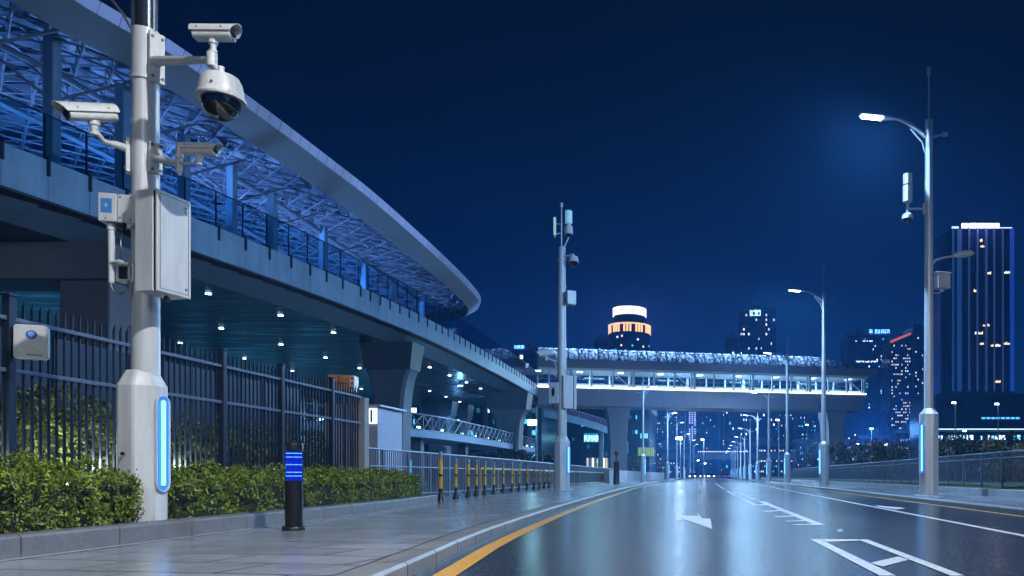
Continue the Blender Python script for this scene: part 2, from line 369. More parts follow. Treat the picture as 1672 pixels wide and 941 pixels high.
mk('road_marking', [Q((1238, 819), (1247, 819), (1348, 858), (1331, 858)), Q((1246, 834.8), (1274, 833.2), (1278, 834.6), (1250, 836.2)), Q((1263, 843.3), (1294, 842.6), (1296, 844), (1266, 844.8)),
                    Q((1281, 850.8), (1311, 850), (1313, 851.3), (1284, 852.3)), Q((1293, 857), (1326, 856.6), (1330, 857.9), (1296, 858.4)),
                    Q((1205, 812.5), (1209, 812.5), (1238, 825.5), (1230, 825.5)), Q((1238, 824), (1250, 824), (1252, 825.5), (1239, 825.5)), Q((1220, 813.6), (1231, 813.6), (1233, 814.8), (1221, 814.8)),
                    Q((1186, 802), (1189, 802), (1203, 810), (1199, 810)), Q((1199, 801.5), (1201.5, 801.5), (1226, 812), (1222, 812)), Q((1168, 790), (1169.5, 790), (1184, 799), (1181.5, 799))],
   M_line, 'white ladder line dividing the lanes further up the road')
mk('road_marking', [Q((1103, 833), (1112, 833), (1114, 850), (1103, 852)), Q((1112.5, 840.5), (1121, 843), (1141, 842.6), (1137, 836), (1146, 846.5), (1160, 847.5), (1163, 864.5), (1114.5, 848)),
                    ], M_line, 'white turn arrow in the left lane')
mk('road_marking', [Q((1428, 825), (1445, 827), (1470, 829), (1478, 830.5), (1462, 832), (1446, 830), (1436, 828))], M_line, 'short white arrow in the right lane')
mk('drain_cover', [Q((1366, 865), (1374, 864), (1377, 868), (1368, 869))], M_bolt, 'small metal cover set in the road')

# ------------------------------------------------------------------ planter kerb + hedge
PF = smooth_path([(-4, -5.3), (3, -5.5), (6.16, -5.72), (9, -5.9), (12.9, -6.2), (16.5, -6.6), (19.8, -7.1)], .6)
def pf(y): return interp(PF, y)
g = MB(); y = -4.0; ZK = PL+.19
while y < 19.7:
    a, b = y+.006, min(y+1.15, 19.8)-.006; w = .24
    for u, v in ((a, b),):
        x0, x1 = pf(u), pf(v)
        vs = [(x0, u, PL), (x0-w, u, PL), (x0-w, u, ZK), (x0-.02, u, ZK), (x0, u, ZK-.02), (x1, v, PL), (x1-w, v, PL), (x1-w, v, ZK), (x1-.02, v, ZK), (x1, v, ZK-.02)]
        g.add(vs, [(0, 1, 2, 3, 4), (9, 8, 7, 6, 5), (0, 4, 9, 5), (4, 3, 8, 9), (3, 2, 7, 8), (2, 1, 6, 7)])
    y += 1.15
g.box(-8.9, -7.12, 19.57, 19.8, PL, ZK-.003)
M_kerb2 = mat('planter_granite', (.16, .16, .17), .4, 0, var=.25, vscale=9, bump=.3, bscale=60, rvar=.1)
tag(g.build('planter_kerb', M_kerb2, bevel=.006), 'low dark granite kerb holding the hedge bed beside the paving', 'planter kerb')
g = MB(); yy = np.arange(-4, 19.9, .6); g.strip([(pf(y)+.01, y, PL+.004) for y in yy], [(pf(y)+.10, y, PL+.004) for y in yy])
tag(g.build('pavement_edge', mat('pale_stone', (.38, .37, .35), .4, 0, var=.15, vscale=5)), 'pale stone strip at the foot of the hedge kerb', 'paving strip', kind='structure')
g = MB(); yy = list(np.arange(-4, 19.6, .6)); g.strip([(pf(y)-.24, y, ZK-.03) for y in yy], [(-12.5, y, ZK-.03) for y in yy]); tag(g.build('soil_bed', M_soil), 'soil under the hedges', 'soil', kind='structure')

def hedge(name, y0, y1, xf, depth, top, per, size, m, label, cat='hedge', zb=.28, lump=.15, inner=None):
    root = thing(name, (xf((y0+y1)/2)-depth/2, (y0+y1)/2, zb), label, cat)
    L = y1-y0; W_ = depth; H = top-zb
    ar = np.array([L*H, L*W_, W_*H, W_*H, L*H*.4]); n = int(ar.sum()*per); face = rng.choice(5, n, p=ar/ar.sum())
    a, b = rng.random(n), rng.random(n); P = np.zeros((n, 3)); Nn = np.zeros((n, 3))
    for k, (f, nn) in enumerate(((lambda a, b: (np.zeros_like(a), a*L, b*H), (1, 0, .15)), (lambda a, b: (-b*W_, a*L, np.full_like(a, H)), (.1, 0, 1)),
                               (lambda a, b: (-a*W_, np.zeros_like(a), b*H), (0, -1, .2)), (lambda a, b: (-a*W_, np.full_like(a, L), b*H), (0, 1, .2)),
                               (lambda a, b: (np.full_like(a, -W_), a*L, b*H), (-1, 0, .2)))):
        i = face == k; q = f(a[i], b[i]); P[i] = np.stack(q, 1); Nn[i] = nn
    # round the shoulders and add lumps
    cx, cz = -W_/2, H*.45
    s = np.sin(P[:, 1]*3.1+1.3*np.sin(P[:, 0]*5))+np.sin(P[:, 1]*7.7+P[:, 2]*6)+.8*np.sin(P[:, 1]*15+P[:, 2]*9+P[:, 0]*11)
    P += Nn*(s*lump*.33)[:, None]-Nn*np.abs(rng.normal(0, .05, n))[:, None]
    edge = np.maximum(0, np.abs(P[:, 0]-cx)/(W_/2)-.6)*np.maximum(0, (P[:, 2]-cz)/(H-cz)-.4)
    P[:, 2] -= edge*H*.75
    e2 = np.minimum(P[:, 1], L-P[:, 1]); k = np.clip(1-e2/.35, 0, 1)**2; P[:, 2] = P[:, 2]*(1-.28*k); P[:, 0] = cx+(P[:, 0]-cx)*(1-.22*k)
    X = P.copy(); X[:, 1] += y0; X[:, 0] += np.array([xf(v) for v in X[:, 1]]); X[:, 2] += zb
    # every sprig carries several leaves around one twig tip
    k = 7; PP = np.repeat(X, k, 0)+rng.normal(0, size*.55, (n*k, 3)); NN = np.repeat(Nn+rng.normal(0, .45, (n, 3)), k, 0)
    leaves_mesh('foliage', PP, NN, size, m, root, .75)
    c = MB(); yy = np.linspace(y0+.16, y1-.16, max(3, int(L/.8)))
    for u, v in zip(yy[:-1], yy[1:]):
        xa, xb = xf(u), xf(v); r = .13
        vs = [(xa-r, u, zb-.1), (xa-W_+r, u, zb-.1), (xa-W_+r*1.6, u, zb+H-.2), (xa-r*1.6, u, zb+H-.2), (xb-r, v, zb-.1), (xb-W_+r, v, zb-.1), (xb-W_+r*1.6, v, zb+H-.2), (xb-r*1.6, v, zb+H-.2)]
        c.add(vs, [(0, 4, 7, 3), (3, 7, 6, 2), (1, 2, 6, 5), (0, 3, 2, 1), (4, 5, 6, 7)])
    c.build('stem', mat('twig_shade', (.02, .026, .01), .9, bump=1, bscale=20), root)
    return root
hx = lambda y: pf(y)-.27
hedge('hedge', 2.5, 8.36, hx, 1.45, .90, 360, .04, M_leaf, 'clipped green hedge left of the tall camera pole', zb=.3)
hedge('hedge', 8.84, 19.4, hx, 1.3, .86, 210, .043, M_leaf, 'longer clipped green hedge right of the tall camera pole', zb=.3)
hedge('shrub_row', 8.2, 12.6, lambda y: -9.2, 1.3, 1.95, 85, .075, M_leaf2, 'tall leafy shrubs just behind the metal fence panels on the left', 'shrubs', lump=.3)
hedge('shrub_row', 13.2, 19, lambda y: -9.2, 1.2, 1.7, 50, .075, M_leaf2, 'lower dark shrubs behind the far part of the metal fence', 'shrubs', lump=.3)

k = 260; yy = rng.uniform(3, 19.3, k); xo = rng.uniform(-.26, .12, k)*rng.random(k)**.3
P = np.stack([np.array([pf(v) for v in yy])+xo, yy, np.where(xo < .0, ZK+.008, PL+.012)], 1)
fl_ = leaves_mesh('fallen_leaves', P, np.tile([0, 0, 1.], (k, 1)), .045, leafmat('dead_leaf', (.06, .035, .012), (.22, .14, .04)), None, .12); tag(fl_, 'small dead leaves scattered along the granite kerb of the hedge', 'leaves', kind='stuff')
# ------------------------------------------------------------------ fence
FX = -8.7
fence = thing('metal_fence', (FX, 9.47, .2), 'tall dark steel picket fence with two rails behind the hedge', 'fence')
posts = [7.6-.05, 9.47, 11.55, 13.6, 15.45, 17.5, 19.0]
for i, py_ in enumerate(posts[:-1]):
    t = MB(); t.box(FX-.05, FX+.05, py_-.05, py_+.05, .2, 3.02); t.box(FX-.062, FX+.062, py_-.062, py_+.062, 3.02, 3.05); t.build('fence_post', M_fence, fence, bevel=.006)
M_rail = mat('rail_paint', (.15, .19, .28), .32, .4, var=.15, vscale=8)
for a, b in zip([5.4]+posts[:-1], posts):
    for z in (2.72, 2.08, .5):
        t = MB(); t.box(FX-.02, FX+.025, a+.052, b-.052, z, z+.05); t.build('rail', M_rail, fence, bevel=.004)
    t = MB(); n = int(round((b-a)/.125))
    for k in range(1, n):
        yk = a+(b-a)*k/n; t.box(FX-.055, FX-.024, yk-.010, yk+.010, .25, 2.92)
        t.add([(FX-.055, yk-.014, 2.92), (FX-.024, yk-.014, 2.92), (FX-.024, yk+.014, 2.92), (FX-.055, yk+.014, 2.92), (FX-.02, yk, 3.03)], [(0, 1, 4), (1, 2, 4), (2, 3, 4), (3, 0, 4)])
    t.build('picket_panel', M_fence, fence)
g = MB(); g.box(-9.05, -8.65, 19.05, 19.3, .1, 2.75); tag(g.build('gate_pillar', M_conc, bevel=.015), 'square concrete pillar ending the dark picket fence', 'pillar')
for i, yg in enumerate((8.9, 10.6, 12.2)):
    r = thing('garden_light', (-8.95, yg, .2), f'small white garden light low behind the picket fence, {ORD[i]} from the left', 'garden light', 'garden lights behind the fence')
    t = MB(); t.tube((-8.95, yg, .2), (-8.95, yg, .62), .025, n=8); t.build('stake', M_dark, r); t = MB(); t.lathe([(.01, .62), (.05, .62), (.05, .7), (.01, .7)], (-8.95, yg, 0), 12); t.build('lamp_head', emi('garden_led', (.9, 1, .9), 6), r)
    lamp('garden_lamp', 'POINT', (-8.93, yg, .95), 34, (.92, 1, .88), r, .06)
# dark screen wall behind the shrubs
g = MB()
for k in range(52): g.box(-13.04, -12.9-.03*(k % 2), -2+k*.5+.004, -1.5+k*.5-.004, .1, 3.5)
tag(g.build('screen_wall', mat('dark_cladding', (.015, .028, .06), .45, .3, var=.2)), 'dark blue ribbed metal screen behind the shrubs', 'screen wall')
# white device on fence post
dv = thing('call_box', (-8.55, 9.62, 1.9), 'white wall box with a round blue emblem fixed on the picket fence', 'call box')
bx = MB(); p0 = PT(23, 586, 9.6); p1 = PT(65, 532, 9.6); bx.box(-8.62, -8.46, 9.47+.0, 9.47+.36, 2.24, 2.66)
def rbox(w, h, d, r=.03, n=5):
    P = []
    for cx, cz, a0 in ((w/2-r, h/2-r, 0), (-w/2+r, h/2-r, 90), (-w/2+r, -h/2+r, 180), (w/2-r, -h/2+r, 270)):
        for k in range(n+1):
            a = R(a0+90*k/n); P.append((cx+r*math.cos(a), cz+r*math.sin(a)))
    return P
Mc = Matrix.Translation((-8.50, 9.58, 2.27+.19)) @ Matrix.Rotation(R(28), 4, 'Z') @ Matrix.Rotation(R(90), 4, 'X')
t = MB(); t.prism(rbox(.335, .43, .1, .045), 0, .10, Mc); t.build('case', M_cam, dv, bevel=.012, smooth=True)
t = MB(); t.prism([(.055*math.cos(a)+0.01, .055*math.sin(a)+.09) for a in np.linspace(0, 2*math.pi, 25)[:-1]], .1, .108, Mc); t.build('emblem', mat('emblem_blue', (.02, .12, .5), .4), dv)
t = MB(); sh = [(-.03, .12), (0, .13), (.03, .12), (.03, .085), (.0, .052), (-.03, .085)]; t.prism([(x+.01, z) for x, z in sh], .108, .112, Mc); t.build('shield_mark', mat('mark_pale', (.25, .5, .85), .4), dv)
t = MB(); t.prism([(-.04, -.165), (.11, -.165), (.11, -.157), (-.04, -.157)], .1, .104, Mc); t.build('slot', M_dark, dv)
# orange unit beyond fence
ob = thing('orange_case', tuple(PT(557, 640, 19.6)), 'orange fronted case with white side fixed above the far end of the fence', 'case')
s_ = 1250/19.6
t = MB(); Mo = Matrix.Translation(PT(567, 640, 19.2)) @ Matrix.Rotation(R(12), 4, 'Z'); t.box(-.46, .06, 0, .4, 0, .42, Mo); t.build('body', mat('orange_paint', (.55, .22, .06), .5, 0, var=.5, vscale=7), ob, bevel=.01)
t = MB(); t.box(.063, .17, .0, .4, 0.01, .41, Mo); t.build('side', M_cam, ob)
for k in range(3):
    t = MB(); t.box(.085, .145, -.012, -.002, .05+k*.125, .13+k*.125, Mo); t.build('mark', mat('red_mark', (.5, .04, .04), .5), ob)
t = MB(); t.box(-.42, .02, -.012, -.002, .2, .23, Mo); t.box(-.22, -.19, -.012, -.002, .03, .39, Mo); t.build('strap', mat('strap_dark', (.1, .06, .04), .6), ob)
t = MB(); t.tube((*Vector(PT(562, 640, 19.4)).xy, .15), PT(562, 640, 19.4), .04); t.build('support', M_fence, ob)

# ------------------------------------------------------------------ blue-lit bollard
def bollard():
    X, Y = PX(480, 9.55), 9.55
    r = thing('lit_bollard', (X, Y, PL), 'black cylindrical bollard glowing blue on the wet paving', 'bollard')
    t = MB(); t.lathe([(.135, 0), (.135, .035), (.128, .045), (.105, .05)], (X, Y, PL), 40)
    for k in range(4):
        a = R(45+90*k); t.tube((X+.12*math.cos(a), Y+.12*math.sin(a), PL+.045), (X+.12*math.cos(a), Y+.12*math.sin(a), PL+.06), .009, n=6)
    t.build('base_plate', M_blk, r, smooth=True)
    t = MB(); t.lathe([(.1, .04), (.1, .60), (.104, .602), (.104, .615), (.09, .616)], (X, Y, PL), 40); t.build('body', mat('satin_black', (.012, .012, .015), .35, .2, rvar=.08, vscale=9), r, smooth=True)
    t = MB(); t.lathe([(.03, .616), (.03, .985)], (X, Y, PL), 16)
    for k in range(7): t.lathe([(.078, .655+k*.047), (.083, .662+k*.047), (.078, .669+k*.047)], (X, Y, PL), 32)
    t.build('lamp_core', mat('core_metal', (.3, .3, .4), .2, .9), r, smooth=True)
    t = MB(); t.lathe([(.088, .62), (.088, .98)], (X, Y, PL), 32); t.build('diffuser', emi('bollard_blue', (.006, .05, .9), .6), r, smooth=True)
    for k in (0, 1, 3, 5, 6):
        t = MB(); t.lathe([(.0885, .672+k*.047), (.0885, .68+k*.047)], (X, Y, PL), 24); t.build('led_ring', emi('bollard_led', (.14, .3, 1), 7), r)
    t = MB(); t.lathe([(.101, .617), (.101, .985)], (X, Y, PL), 40); o = t.build('lens_cylinder', glass('blue_acrylic', (.3, .45, 1), .5, .05), r, smooth=True)
    t = MB(); t.lathe([(.104, .986), (.104, 1.06), (.098, 1.085), (.06, 1.10), (0.001, 1.105)], (X, Y, PL), 40); t.build('cap', MATS['satin_black'], r, smooth=True)
bollard()

# ------------------------------------------------------------------ cameras
def bullet(loc, yaw, pitch, L, label, name='security_camera', foot=True, group='security cameras on the poles'):
    """body axis along +X before turning"""
    r = thing(name, loc, label, 'security camera', group)
    s = L/.5
    Mx = Matrix.Translation(Vector(loc)) @ Matrix.Rotation(yaw, 4, 'Z') @ Matrix.Rotation(-pitch, 4, 'Y') @ Matrix.Scale(s, 4)
    def sect(w, h, n=6, r_=.04, top=True):
        P = []
        for cx, cz, a0 in ((w/2-r_, h/2-r_, 0), (-w/2+r_, h/2-r_, 90), (-w/2+r_, -h/2+r_, 180), (w/2-r_, -h/2+r_, 270)):
            for k in range(n+1): a = R(a0+90*k/n); P.append((cx+r_*math.cos(a), cz+r_*math.sin(a)))
        return P
    S = Matrix(((0, 0, 1, 0), (-1, 0, 0, 0), (0, 1, 0, 0), (0, 0, 0, 1)))  # section xy -> yz, z -> x
    t = MB(); t.prism(sect(.155, .15), -.22, .20, Mx @ S); t.build('housing', M_cam, r, smooth=True, bevel=.004)
    # sun shield: open shell over the top and sides
    t = MB(); pr = []
    for k in range(15):
        a = R(-12+204*k/14); pr.append((.098*math.cos(a), .012+.088*math.sin(a)+(0 if math.sin(a) > 0 else 0)))
    for x0, x1, lo in ((-.24, .27, 0),):
        for rr in (1.0,):
            vi = []
            for x in (x0, x1):
                for (yy_, zz) in pr:
                    xx = x
                    if x == x1: xx = x+.02-.07*(1-max(0, (zz-.0)/.1)) if zz < .1 else x+.02
                    vi.append(Mx @ Vector((xx, -yy_, zz)))
            for x in (x0, x1):
                for (yy_, zz) in pr:
                    xx = x
                    if x == x1: xx = x+.02-.07*(1-max(0, zz/.1))
                    vi.append(Mx @ Vector((xx, -yy_*.94, .012+(zz-.012)*.94)))
            n = len(pr); fs = []
            for k in range(n-1):
                fs += [(k, k+1, n+k+1, n+k), (2*n+k, 3*n+k, 3*n+k+1, 2*n+k+1), (k, 2*n+k, 2*n+k+1, k+1), (n+k, n+k+1, 3*n+k+1, 3*n+k)]
            fs += [(0, n, 3*n, 2*n), (n-1, 3*n-1, 4*n-1, 2*n-1)]
            t.add(vi, fs)
    # closed back of the shield
    vb = [Mx @ Vector((-.238, -y_*.985, z_)) for y_, z_ in pr]; t.add(vb, [tuple(range(len(vb)))])
    t.build('sun_shield', M_cam, r, smooth=True, ang=40)
    t = MB(); t.prism([(.069*math.cos(a), .069*math.sin(a)) for a in np.linspace(0, 2*math.pi, 29)[:-1]], .2, .207, Mx @ S); f = t.build('lens_ring', M_dark, r)
    t = MB(); t.prism([(.048*math.cos(a), .048*math.sin(a)) for a in np.linspace(0, 2*math.pi, 29)[:-1]], .207, .213, Mx @ S); t.build('lens', M_lens, r, smooth=True)
    t = MB()
    for xs in (-.15, .12): t.tube(Mx @ Vector((xs, -.08, .03)), Mx @ Vector((xs, -.104, .03)), .008*s, n=8); t.tube(Mx @ Vector((xs, .08, .03)), Mx @ Vector((xs, .104, .03)), .008*s, n=8)
    t.build('screw', M_bolt, r)
    if foot:
        p = Mx @ Vector((-.02, 0, -.07)); t = MB()
        t.lathe([(.045*s, 0), (.05*s, -.02*s), (.05*s, -.05*s), (.035*s, -.06*s), (.03*s, -.12*s), (.042*s, -.125*s), (.042*s, -.15*s), (.02*s, -.152*s)], p, 20)
        t.tube(p+Vector((0, -.05*s, -.035*s)), p+Vector((0, .05*s, -.035*s)), .014*s, n=8)
        t.build('swivel', M_cam, r, smooth=True)
    return r
def dome(c, rad, label, name='dome_camera', stem=True, group='security cameras on the poles'):
    """c = centre of the rim where the black bubble meets the cap"""
    r = thing(name, c, label, 'dome camera', group); k = rad
    t = MB(); t.lathe([(.80*k, -.02*k), (.98*k, -.02*k), (1.0*k, .06*k), (.94*k, .16*k), (.91*k, .30*k), (.84*k, .75*k), (.72*k, 1.0*k), (.5*k, 1.1*k), (.16*k, 1.13*k), (.13*k, 1.2*k), (.13*k, 1.5*k), (.001, 1.5*k)], c, 40)
    t.build('cap', M_cam, r, smooth=True, ang=30)
    t = MB(); t.lathe([(.80*k, 0), (.80*k, -.1*k)]+[(.78*k*math.cos(R(a)), -.12*k-.78*k*math.sin(R(a))) for a in range(5, 90, 8)]+[(.001, -.9*k)], c, 40); t.build('bubble', M_lens, r, smooth=True)
    t = MB(); t.tube(Vector(c)+Vector((.15*k, -.87*k, .42*k)), Vector(c)+Vector((.16*k, -.93*k, .42*k)), .05*k, n=10); t.build('screw', M_bolt, r)
    return r

# ------------------------------------------------------------------ poles
def octo(R_, ph, n=8): return [(R_/math.cos(math.pi/n)*math.cos(ph+math.pi/n+2*math.pi*k/n), R_/math.cos(math.pi/n)*math.sin(ph+math.pi/n+2*math.pi*k/n)) for k in range(n)]
def pole_base(r, X, Y, z0, Rh, zh, zc, face, rs, zs0, zs1, m=None, plate=True):
    """octagonal housing with chamfered shoulder + lit strip on the facet that faces `face` (radians)"""
    m = m or M_pole
    t = MB(); P0 = octo(Rh, face); P1 = octo(rs*1.05, face)
    vs = [(X+x, Y+y, z0) for x, y in P0]+[(X+x, Y+y, zh) for x, y in P0]+[(X+x, Y+y, zc) for x, y in P1]
    fs = [(i, (i+1) % 8, 8+(i+1) % 8, 8+i) for i in range(8)]+[(8+i, 8+(i+1) % 8, 16+(i+1) % 8, 16+i) for i in range(8)]+[tuple(range(7, -1, -1)), tuple(range(16, 24))]
    t.add(vs, fs); t.build('housing', m, r, bevel=.02, smooth=True, ang=20)
    M = Matrix.Translation((X, Y, 0)) @ Matrix.Rotation(face, 4, 'Z') @ Matrix(((0, 0, 1, Rh), (1, 0, 0, 0), (0, 1, 0, 0), (0, 0, 0, 1)))
    w = Rh*.37; zm = zs0+w*.8
    def pill(w, a, b, n=8): return [(w*math.cos(R(180*k/n)), b-w+w*math.sin(R(180*k/n))) for k in range(n+1)]+[(-w*math.cos(R(180*k/n)), a+w-w*math.sin(R(180*k/n))) for k in range(n+1)]
    t = MB(); t.prism(pill(w*1.02, zs0, zs1), .001, .02, M); pl = t.build('light_panel', M_blueplate, r)
    t = MB(); t.prism(pill(w*.22, zs0+w*.7, zs1-w*.55), .021, .045, M); t.build('light_tube', M_tube, pl, smooth=True)
    t = MB(); out = pill(w*1.12, zs0-w*.1, zs1+w*.1); inn = pill(w*.98, zs0+.0, zs1); n = len(out)
    vs = [M @ Vector((x, y, .002)) for x, y in out]+[M @ Vector((x, y, .035)) for x, y in out]+[M @ Vector((x, y, .035)) for x, y in inn]+[M @ Vector((x, y, .02)) for x, y in inn]
    fs = []
    for i in range(n):
        j = (i+1) % n
        fs += [(i, j, n+j, n+i), (n+i, n+j, 2*n+j, 2*n+i), (2*n+i, 2*n+j, 3*n+j, 3*n+i)]
    t.add(vs, fs); t.build('light_bezel', m, pl)
    if plate:
        t = MB(); t.lathe([(Rh*1.5, 0), (Rh*1.5, .04), (Rh*1.2, .045)], (X, Y, z0-.02), 32)
        for k in range(8): a = 2*math.pi*k/8; t.tube((X+Rh*1.35*math.cos(a), Y+Rh*1.35*math.sin(a), z0), (X+Rh*1.35*math.cos(a), Y+Rh*1.35*math.sin(a), z0+.06), .02, n=6)
        t.build('base_plate', M_pole2, r, smooth=True)

def main_pole():
    Y = 8.56; X = PX(238, Y); S = F/Y
    r = thing('camera_pole', (X, Y, .3), 'thick white pole carrying cameras and cabinets, standing in the hedge', 'pole')
    z0 = .28; pole_base(r, X-.04, Y, z0, .228, PZ(632, Y), PZ(606, Y), R(-6), .14, PZ(802, Y), PZ(648, Y), plate=False)
    t = MB(); t.lathe([(.135, 1.9), (.128, PZ(135, Y)), (.147, PZ(135, Y)+.001), (.147, PZ(130, Y)), (.135, PZ(130, Y)+.001), (.132, PZ(52, Y)), (.02, PZ(52, Y)+.002)], (X, Y, 0), 40); t.build('shaft', M_pole, r, smooth=True, ang=30)
    t = MB(); t.lathe([(.11, PZ(52, Y)), (.11, 9.4), (.001, 9.4)], (X+.01, Y, 0), 32); t.build('upper_shaft', mat('dark_steel', (.10, .13, .17), .18, .8, var=.2, vscale=4), r, smooth=True)
    t = MB()
    t.tube((X+.115, Y-.03, PZ(60, Y)), (X+.115, Y-.03, 9.4), .018); t.tube((X-.125, Y-.03, PZ(160, Y)), (X-.125, Y-.03, 9.4), .016)
    t.pipe([(X-.13, Y-.05, PZ(50, Y)), (X-.2, Y-.06, PZ(30, Y)), (X-.42, Y-.06, PZ(-10, Y)), (X-.6, Y, PZ(-60, Y))], .014)
    t.build('conduit', M_steel, r, smooth=True)
    t = MB(); t.tube((X-.06, Y-.25, PZ(742, Y)), (X-.06, Y-.27, PZ(742, Y)), .02, n=12); t.build('lock', M_dark, r)
    # clamp brackets
    def clamp(name, cx, cz, h, w, yaw, bolts=True):
        t = MB(); Mx = Matrix.Translation((cx, Y-.06, cz)) @ Matrix.Rotation(yaw, 4, 'Z'); t.box(-.02, .02, -w/2, w/2, -h/2, h/2, Mx); t.box(-.05, -.021, -w*.35, w*.35, -h*.47, h*.47, Mx)
        b = t.build(name, M_cam, r, bevel=.006)
        u = MB()
        for sy in (-.32, .32):
            for sz in (-.4, .4): u.tube(Mx @ Vector((.02, w*sy, h*sz)), Mx @ Vector((.035, w*sy, h*sz)), .016, n=6)
        u.build('bolt', M_bolt, b)
    clamp('mounting_plate', X+.165, PZ(100, Y), .55, .15, R(-30)); clamp('mounting_plate', X+.15, PZ(262, Y), .34, .13, R(-30))
    clamp('mounting_plate', X-.15, PZ(258, Y), .38, .12, R(215))
    # upper arm
    A = Vector((X+.18, Y-.1, PZ(108, Y))); Bp = PT(346, 98, 7.85)
    t = MB(); t.pipe([A, A.lerp(Bp, .5), Bp], [.055, .042, .034], 10); e = t.build('arm', M_cam, r, smooth=True)
    t = MB(); t.tube(Bp+Vector((0, 0, -.07)), Bp+Vector((0, 0, .07)), .05, n=16); t.tube(Bp+Vector((0, 0, .07)), Bp+Vector((0, 0, .1)), .03, n=16); t.build('arm_socket', M_cam, e, smooth=True)
    # top bullet camera + dome under the arm
    bullet(Bp+Vector((.03, 0, .27)), R(4), R(2), .44, 'white bullet camera on top of the upper right arm of the near pole', foot=True)
    dc = PT(361, 164, 7.75); dome(dc, .225, 'large white dome camera hanging under the upper arm of the near pole')
    t = MB(); t.tube(Bp+Vector((.03, 0, -.06)), dc+Vector((0, 0, .25)), .028, n=12); t.build('drop_tube', M_cam, e, smooth=True)
    # lower right arm
    A = Vector((X+.17, Y-.1, PZ(264, Y))); Bq = PT(293, 268, 8.2)
    t = MB(); t.pipe([A, Bq], [.05, .03], 10); t.tube(Bq+Vector((0, 0, -.09)), Bq+Vector((0, 0, .22)), .03, n=14); t.tube(Bq+Vector((0, 0, -.12)), Bq+Vector((0, 0, -.09)), .018); t.tube(Bq+Vector((0, 0, .06)), Bq+Vector((0, 0, .1)), .042, n=14)
    t.tube(Bq+Vector((.0, 0, 0.01)), PT(322, 268, 8.0), .018); t.build('arm', M_cam, r, smooth=True)
    bullet(PT(327, 245, 8.0), R(8), R(2), .36, 'small white bullet camera on the lower right arm of the near pole')
    # left arm curved
    Bl = PT(155, 214, 8.2)
    t = MB(); A = Vector((X-.16, Y-.08, PZ(247, Y))); t.pipe([A, A.lerp(Bl, .3)+Vector((0, 0, -.02)), A.lerp(Bl, .7)+Vector((0, 0, -.06)), Bl+Vector((0.03, 0, -.03)), Bl+Vector((0, 0, .03))], [.045, .036, .026, .024, .024], 10); t.build('arm', M_cam, r, smooth=True)
    bullet(PT(146, 185, 8.15), R(-124), R(-19), .52, 'white bullet camera on the curved left arm of the near pole')
    # big cabinet
    cb = thing('control_cabinet', tuple(PT(258, 470, 8.1)), 'large pale grey cabinet with closed door strapped on the near pole', 'cabinet')
    c = PT(257, 475, 8.12); c.z = PZ(474, 8.12)
    h = PZ(308, 8.12)-c.z
    Mx = Matrix.Translation(c) @ Matrix.Rotation(R(80), 4, 'Z')   # +x along the door face, +y towards the pole-left
    t = MB(); t.box(0.0, .42, .06, .28, 0, h, Mx); t.build('body', M_box, cb, bevel=.006)
    t = MB(); t.box(.012, .408, .025, .06, .01, h-.01, Mx); t.build('door_gap', M_dark, cb)
    t = MB(); t.box(-.004, .424, 0, .025, -.004, h+.004, Mx); d = t.build('door', M_box, cb, bevel=.01)
    t = MB()
    for (a, b, e, f) in ((.03, .39, .03, .036), (.03, .39, h-.036, h-.03), (.03, .036, .036, h-.036), (.384, .39, .036, h-.036)): t.box(a, b, -.003, 0.001, e, f, Mx)
    t.build('door_seam', M_bolt, d)
    t = MB(); t.box(.34, .37, -.004, 0, h-.17, h-.12, Mx); t.box(.34, .37, -.004, 0, h-.11, h-.085, Mx); t.box(.345, .37, -.004, 0, .07, .10, Mx); t.build('rating_mark', M_bolt, d)
    t = MB(); t.tube(Mx @ Vector((.25, .15, 0)), Mx @ Vector((.25, .15, -.05)), .02); t.tube(Mx @ Vector((.33, .2, 0)), Mx @ Vector((.33, .2, -.04)), .016); t.build('cable_gland', M_dark, cb)
    # left small box
    jb = thing('junction_box', tuple(PT(190, 362, 8.3)), 'small white junction box with a blue label on the left of the near pole', 'junction box')
    c = PT(160, 360, 8.25)
    Mx = Matrix.Translation(c) @ Matrix.Rotation(R(12), 4, 'Z')
    hh = 46/(F/8.25)
    t = MB(); t.box(0, .17, 0, .26, 0, hh, Mx); t.build('left_case', M_box, jb, bevel=.006)
    t = MB(); t.box(.174, .36, .02, .27, .0, hh, Mx); t.build('right_case', M_box, jb, bevel=.006)
    t = MB(); t.box(.025, .13, -.003, .001, .09, hh-.06, Mx); t.build('blue_label', mat('label_blue', (.04, .2, .5), .45), jb)
    t = MB(); t.box(.074, .08, -.005, -.002, .145, .2, Mx); t.box(.055, .1, -.005, -.002, .168, .174, Mx); t.build('label_mark', M_cam, jb)
    t = MB()
    for q in ((.07, .03), (.3, .03), (.3, hh-.03), (.2, .05), (.2, hh-.03)): t.box(q[0]-.008, q[0]+.008, .012 if q[0] > .17 else -.004, .019 if q[0] > .17 else 0, q[1]-.006, q[1]+.006, Mx)
    t.build('screw', M_bolt, jb)
    # device below with conduit and loops
    dd = thing('power_adapter', tuple(PT(190, 462, 8.35)), 'small grey power unit with looping cable below the junction box', 'power unit')
    t = MB(); t.tube(PT(182, 365, 8.35), PT(182, 462, 8.35), .034, .028, n=14); t.tube(PT(182, 366, 8.35), PT(182, 376, 8.35), .042, n=14); t.build('conduit', M_box, dd, smooth=True)
    a = PT(188, 460, 8.38); Mx = Matrix.Translation(a); t = MB(); t.box(.0, .2, 0, .13, 0, .21, Mx); t.build('body', M_box, dd, bevel=.015)
    t = MB(); t.box(.05, .14, -.02, 0, .03, .16, Mx); t.build('dark_socket', M_dark, dd, bevel=.006)
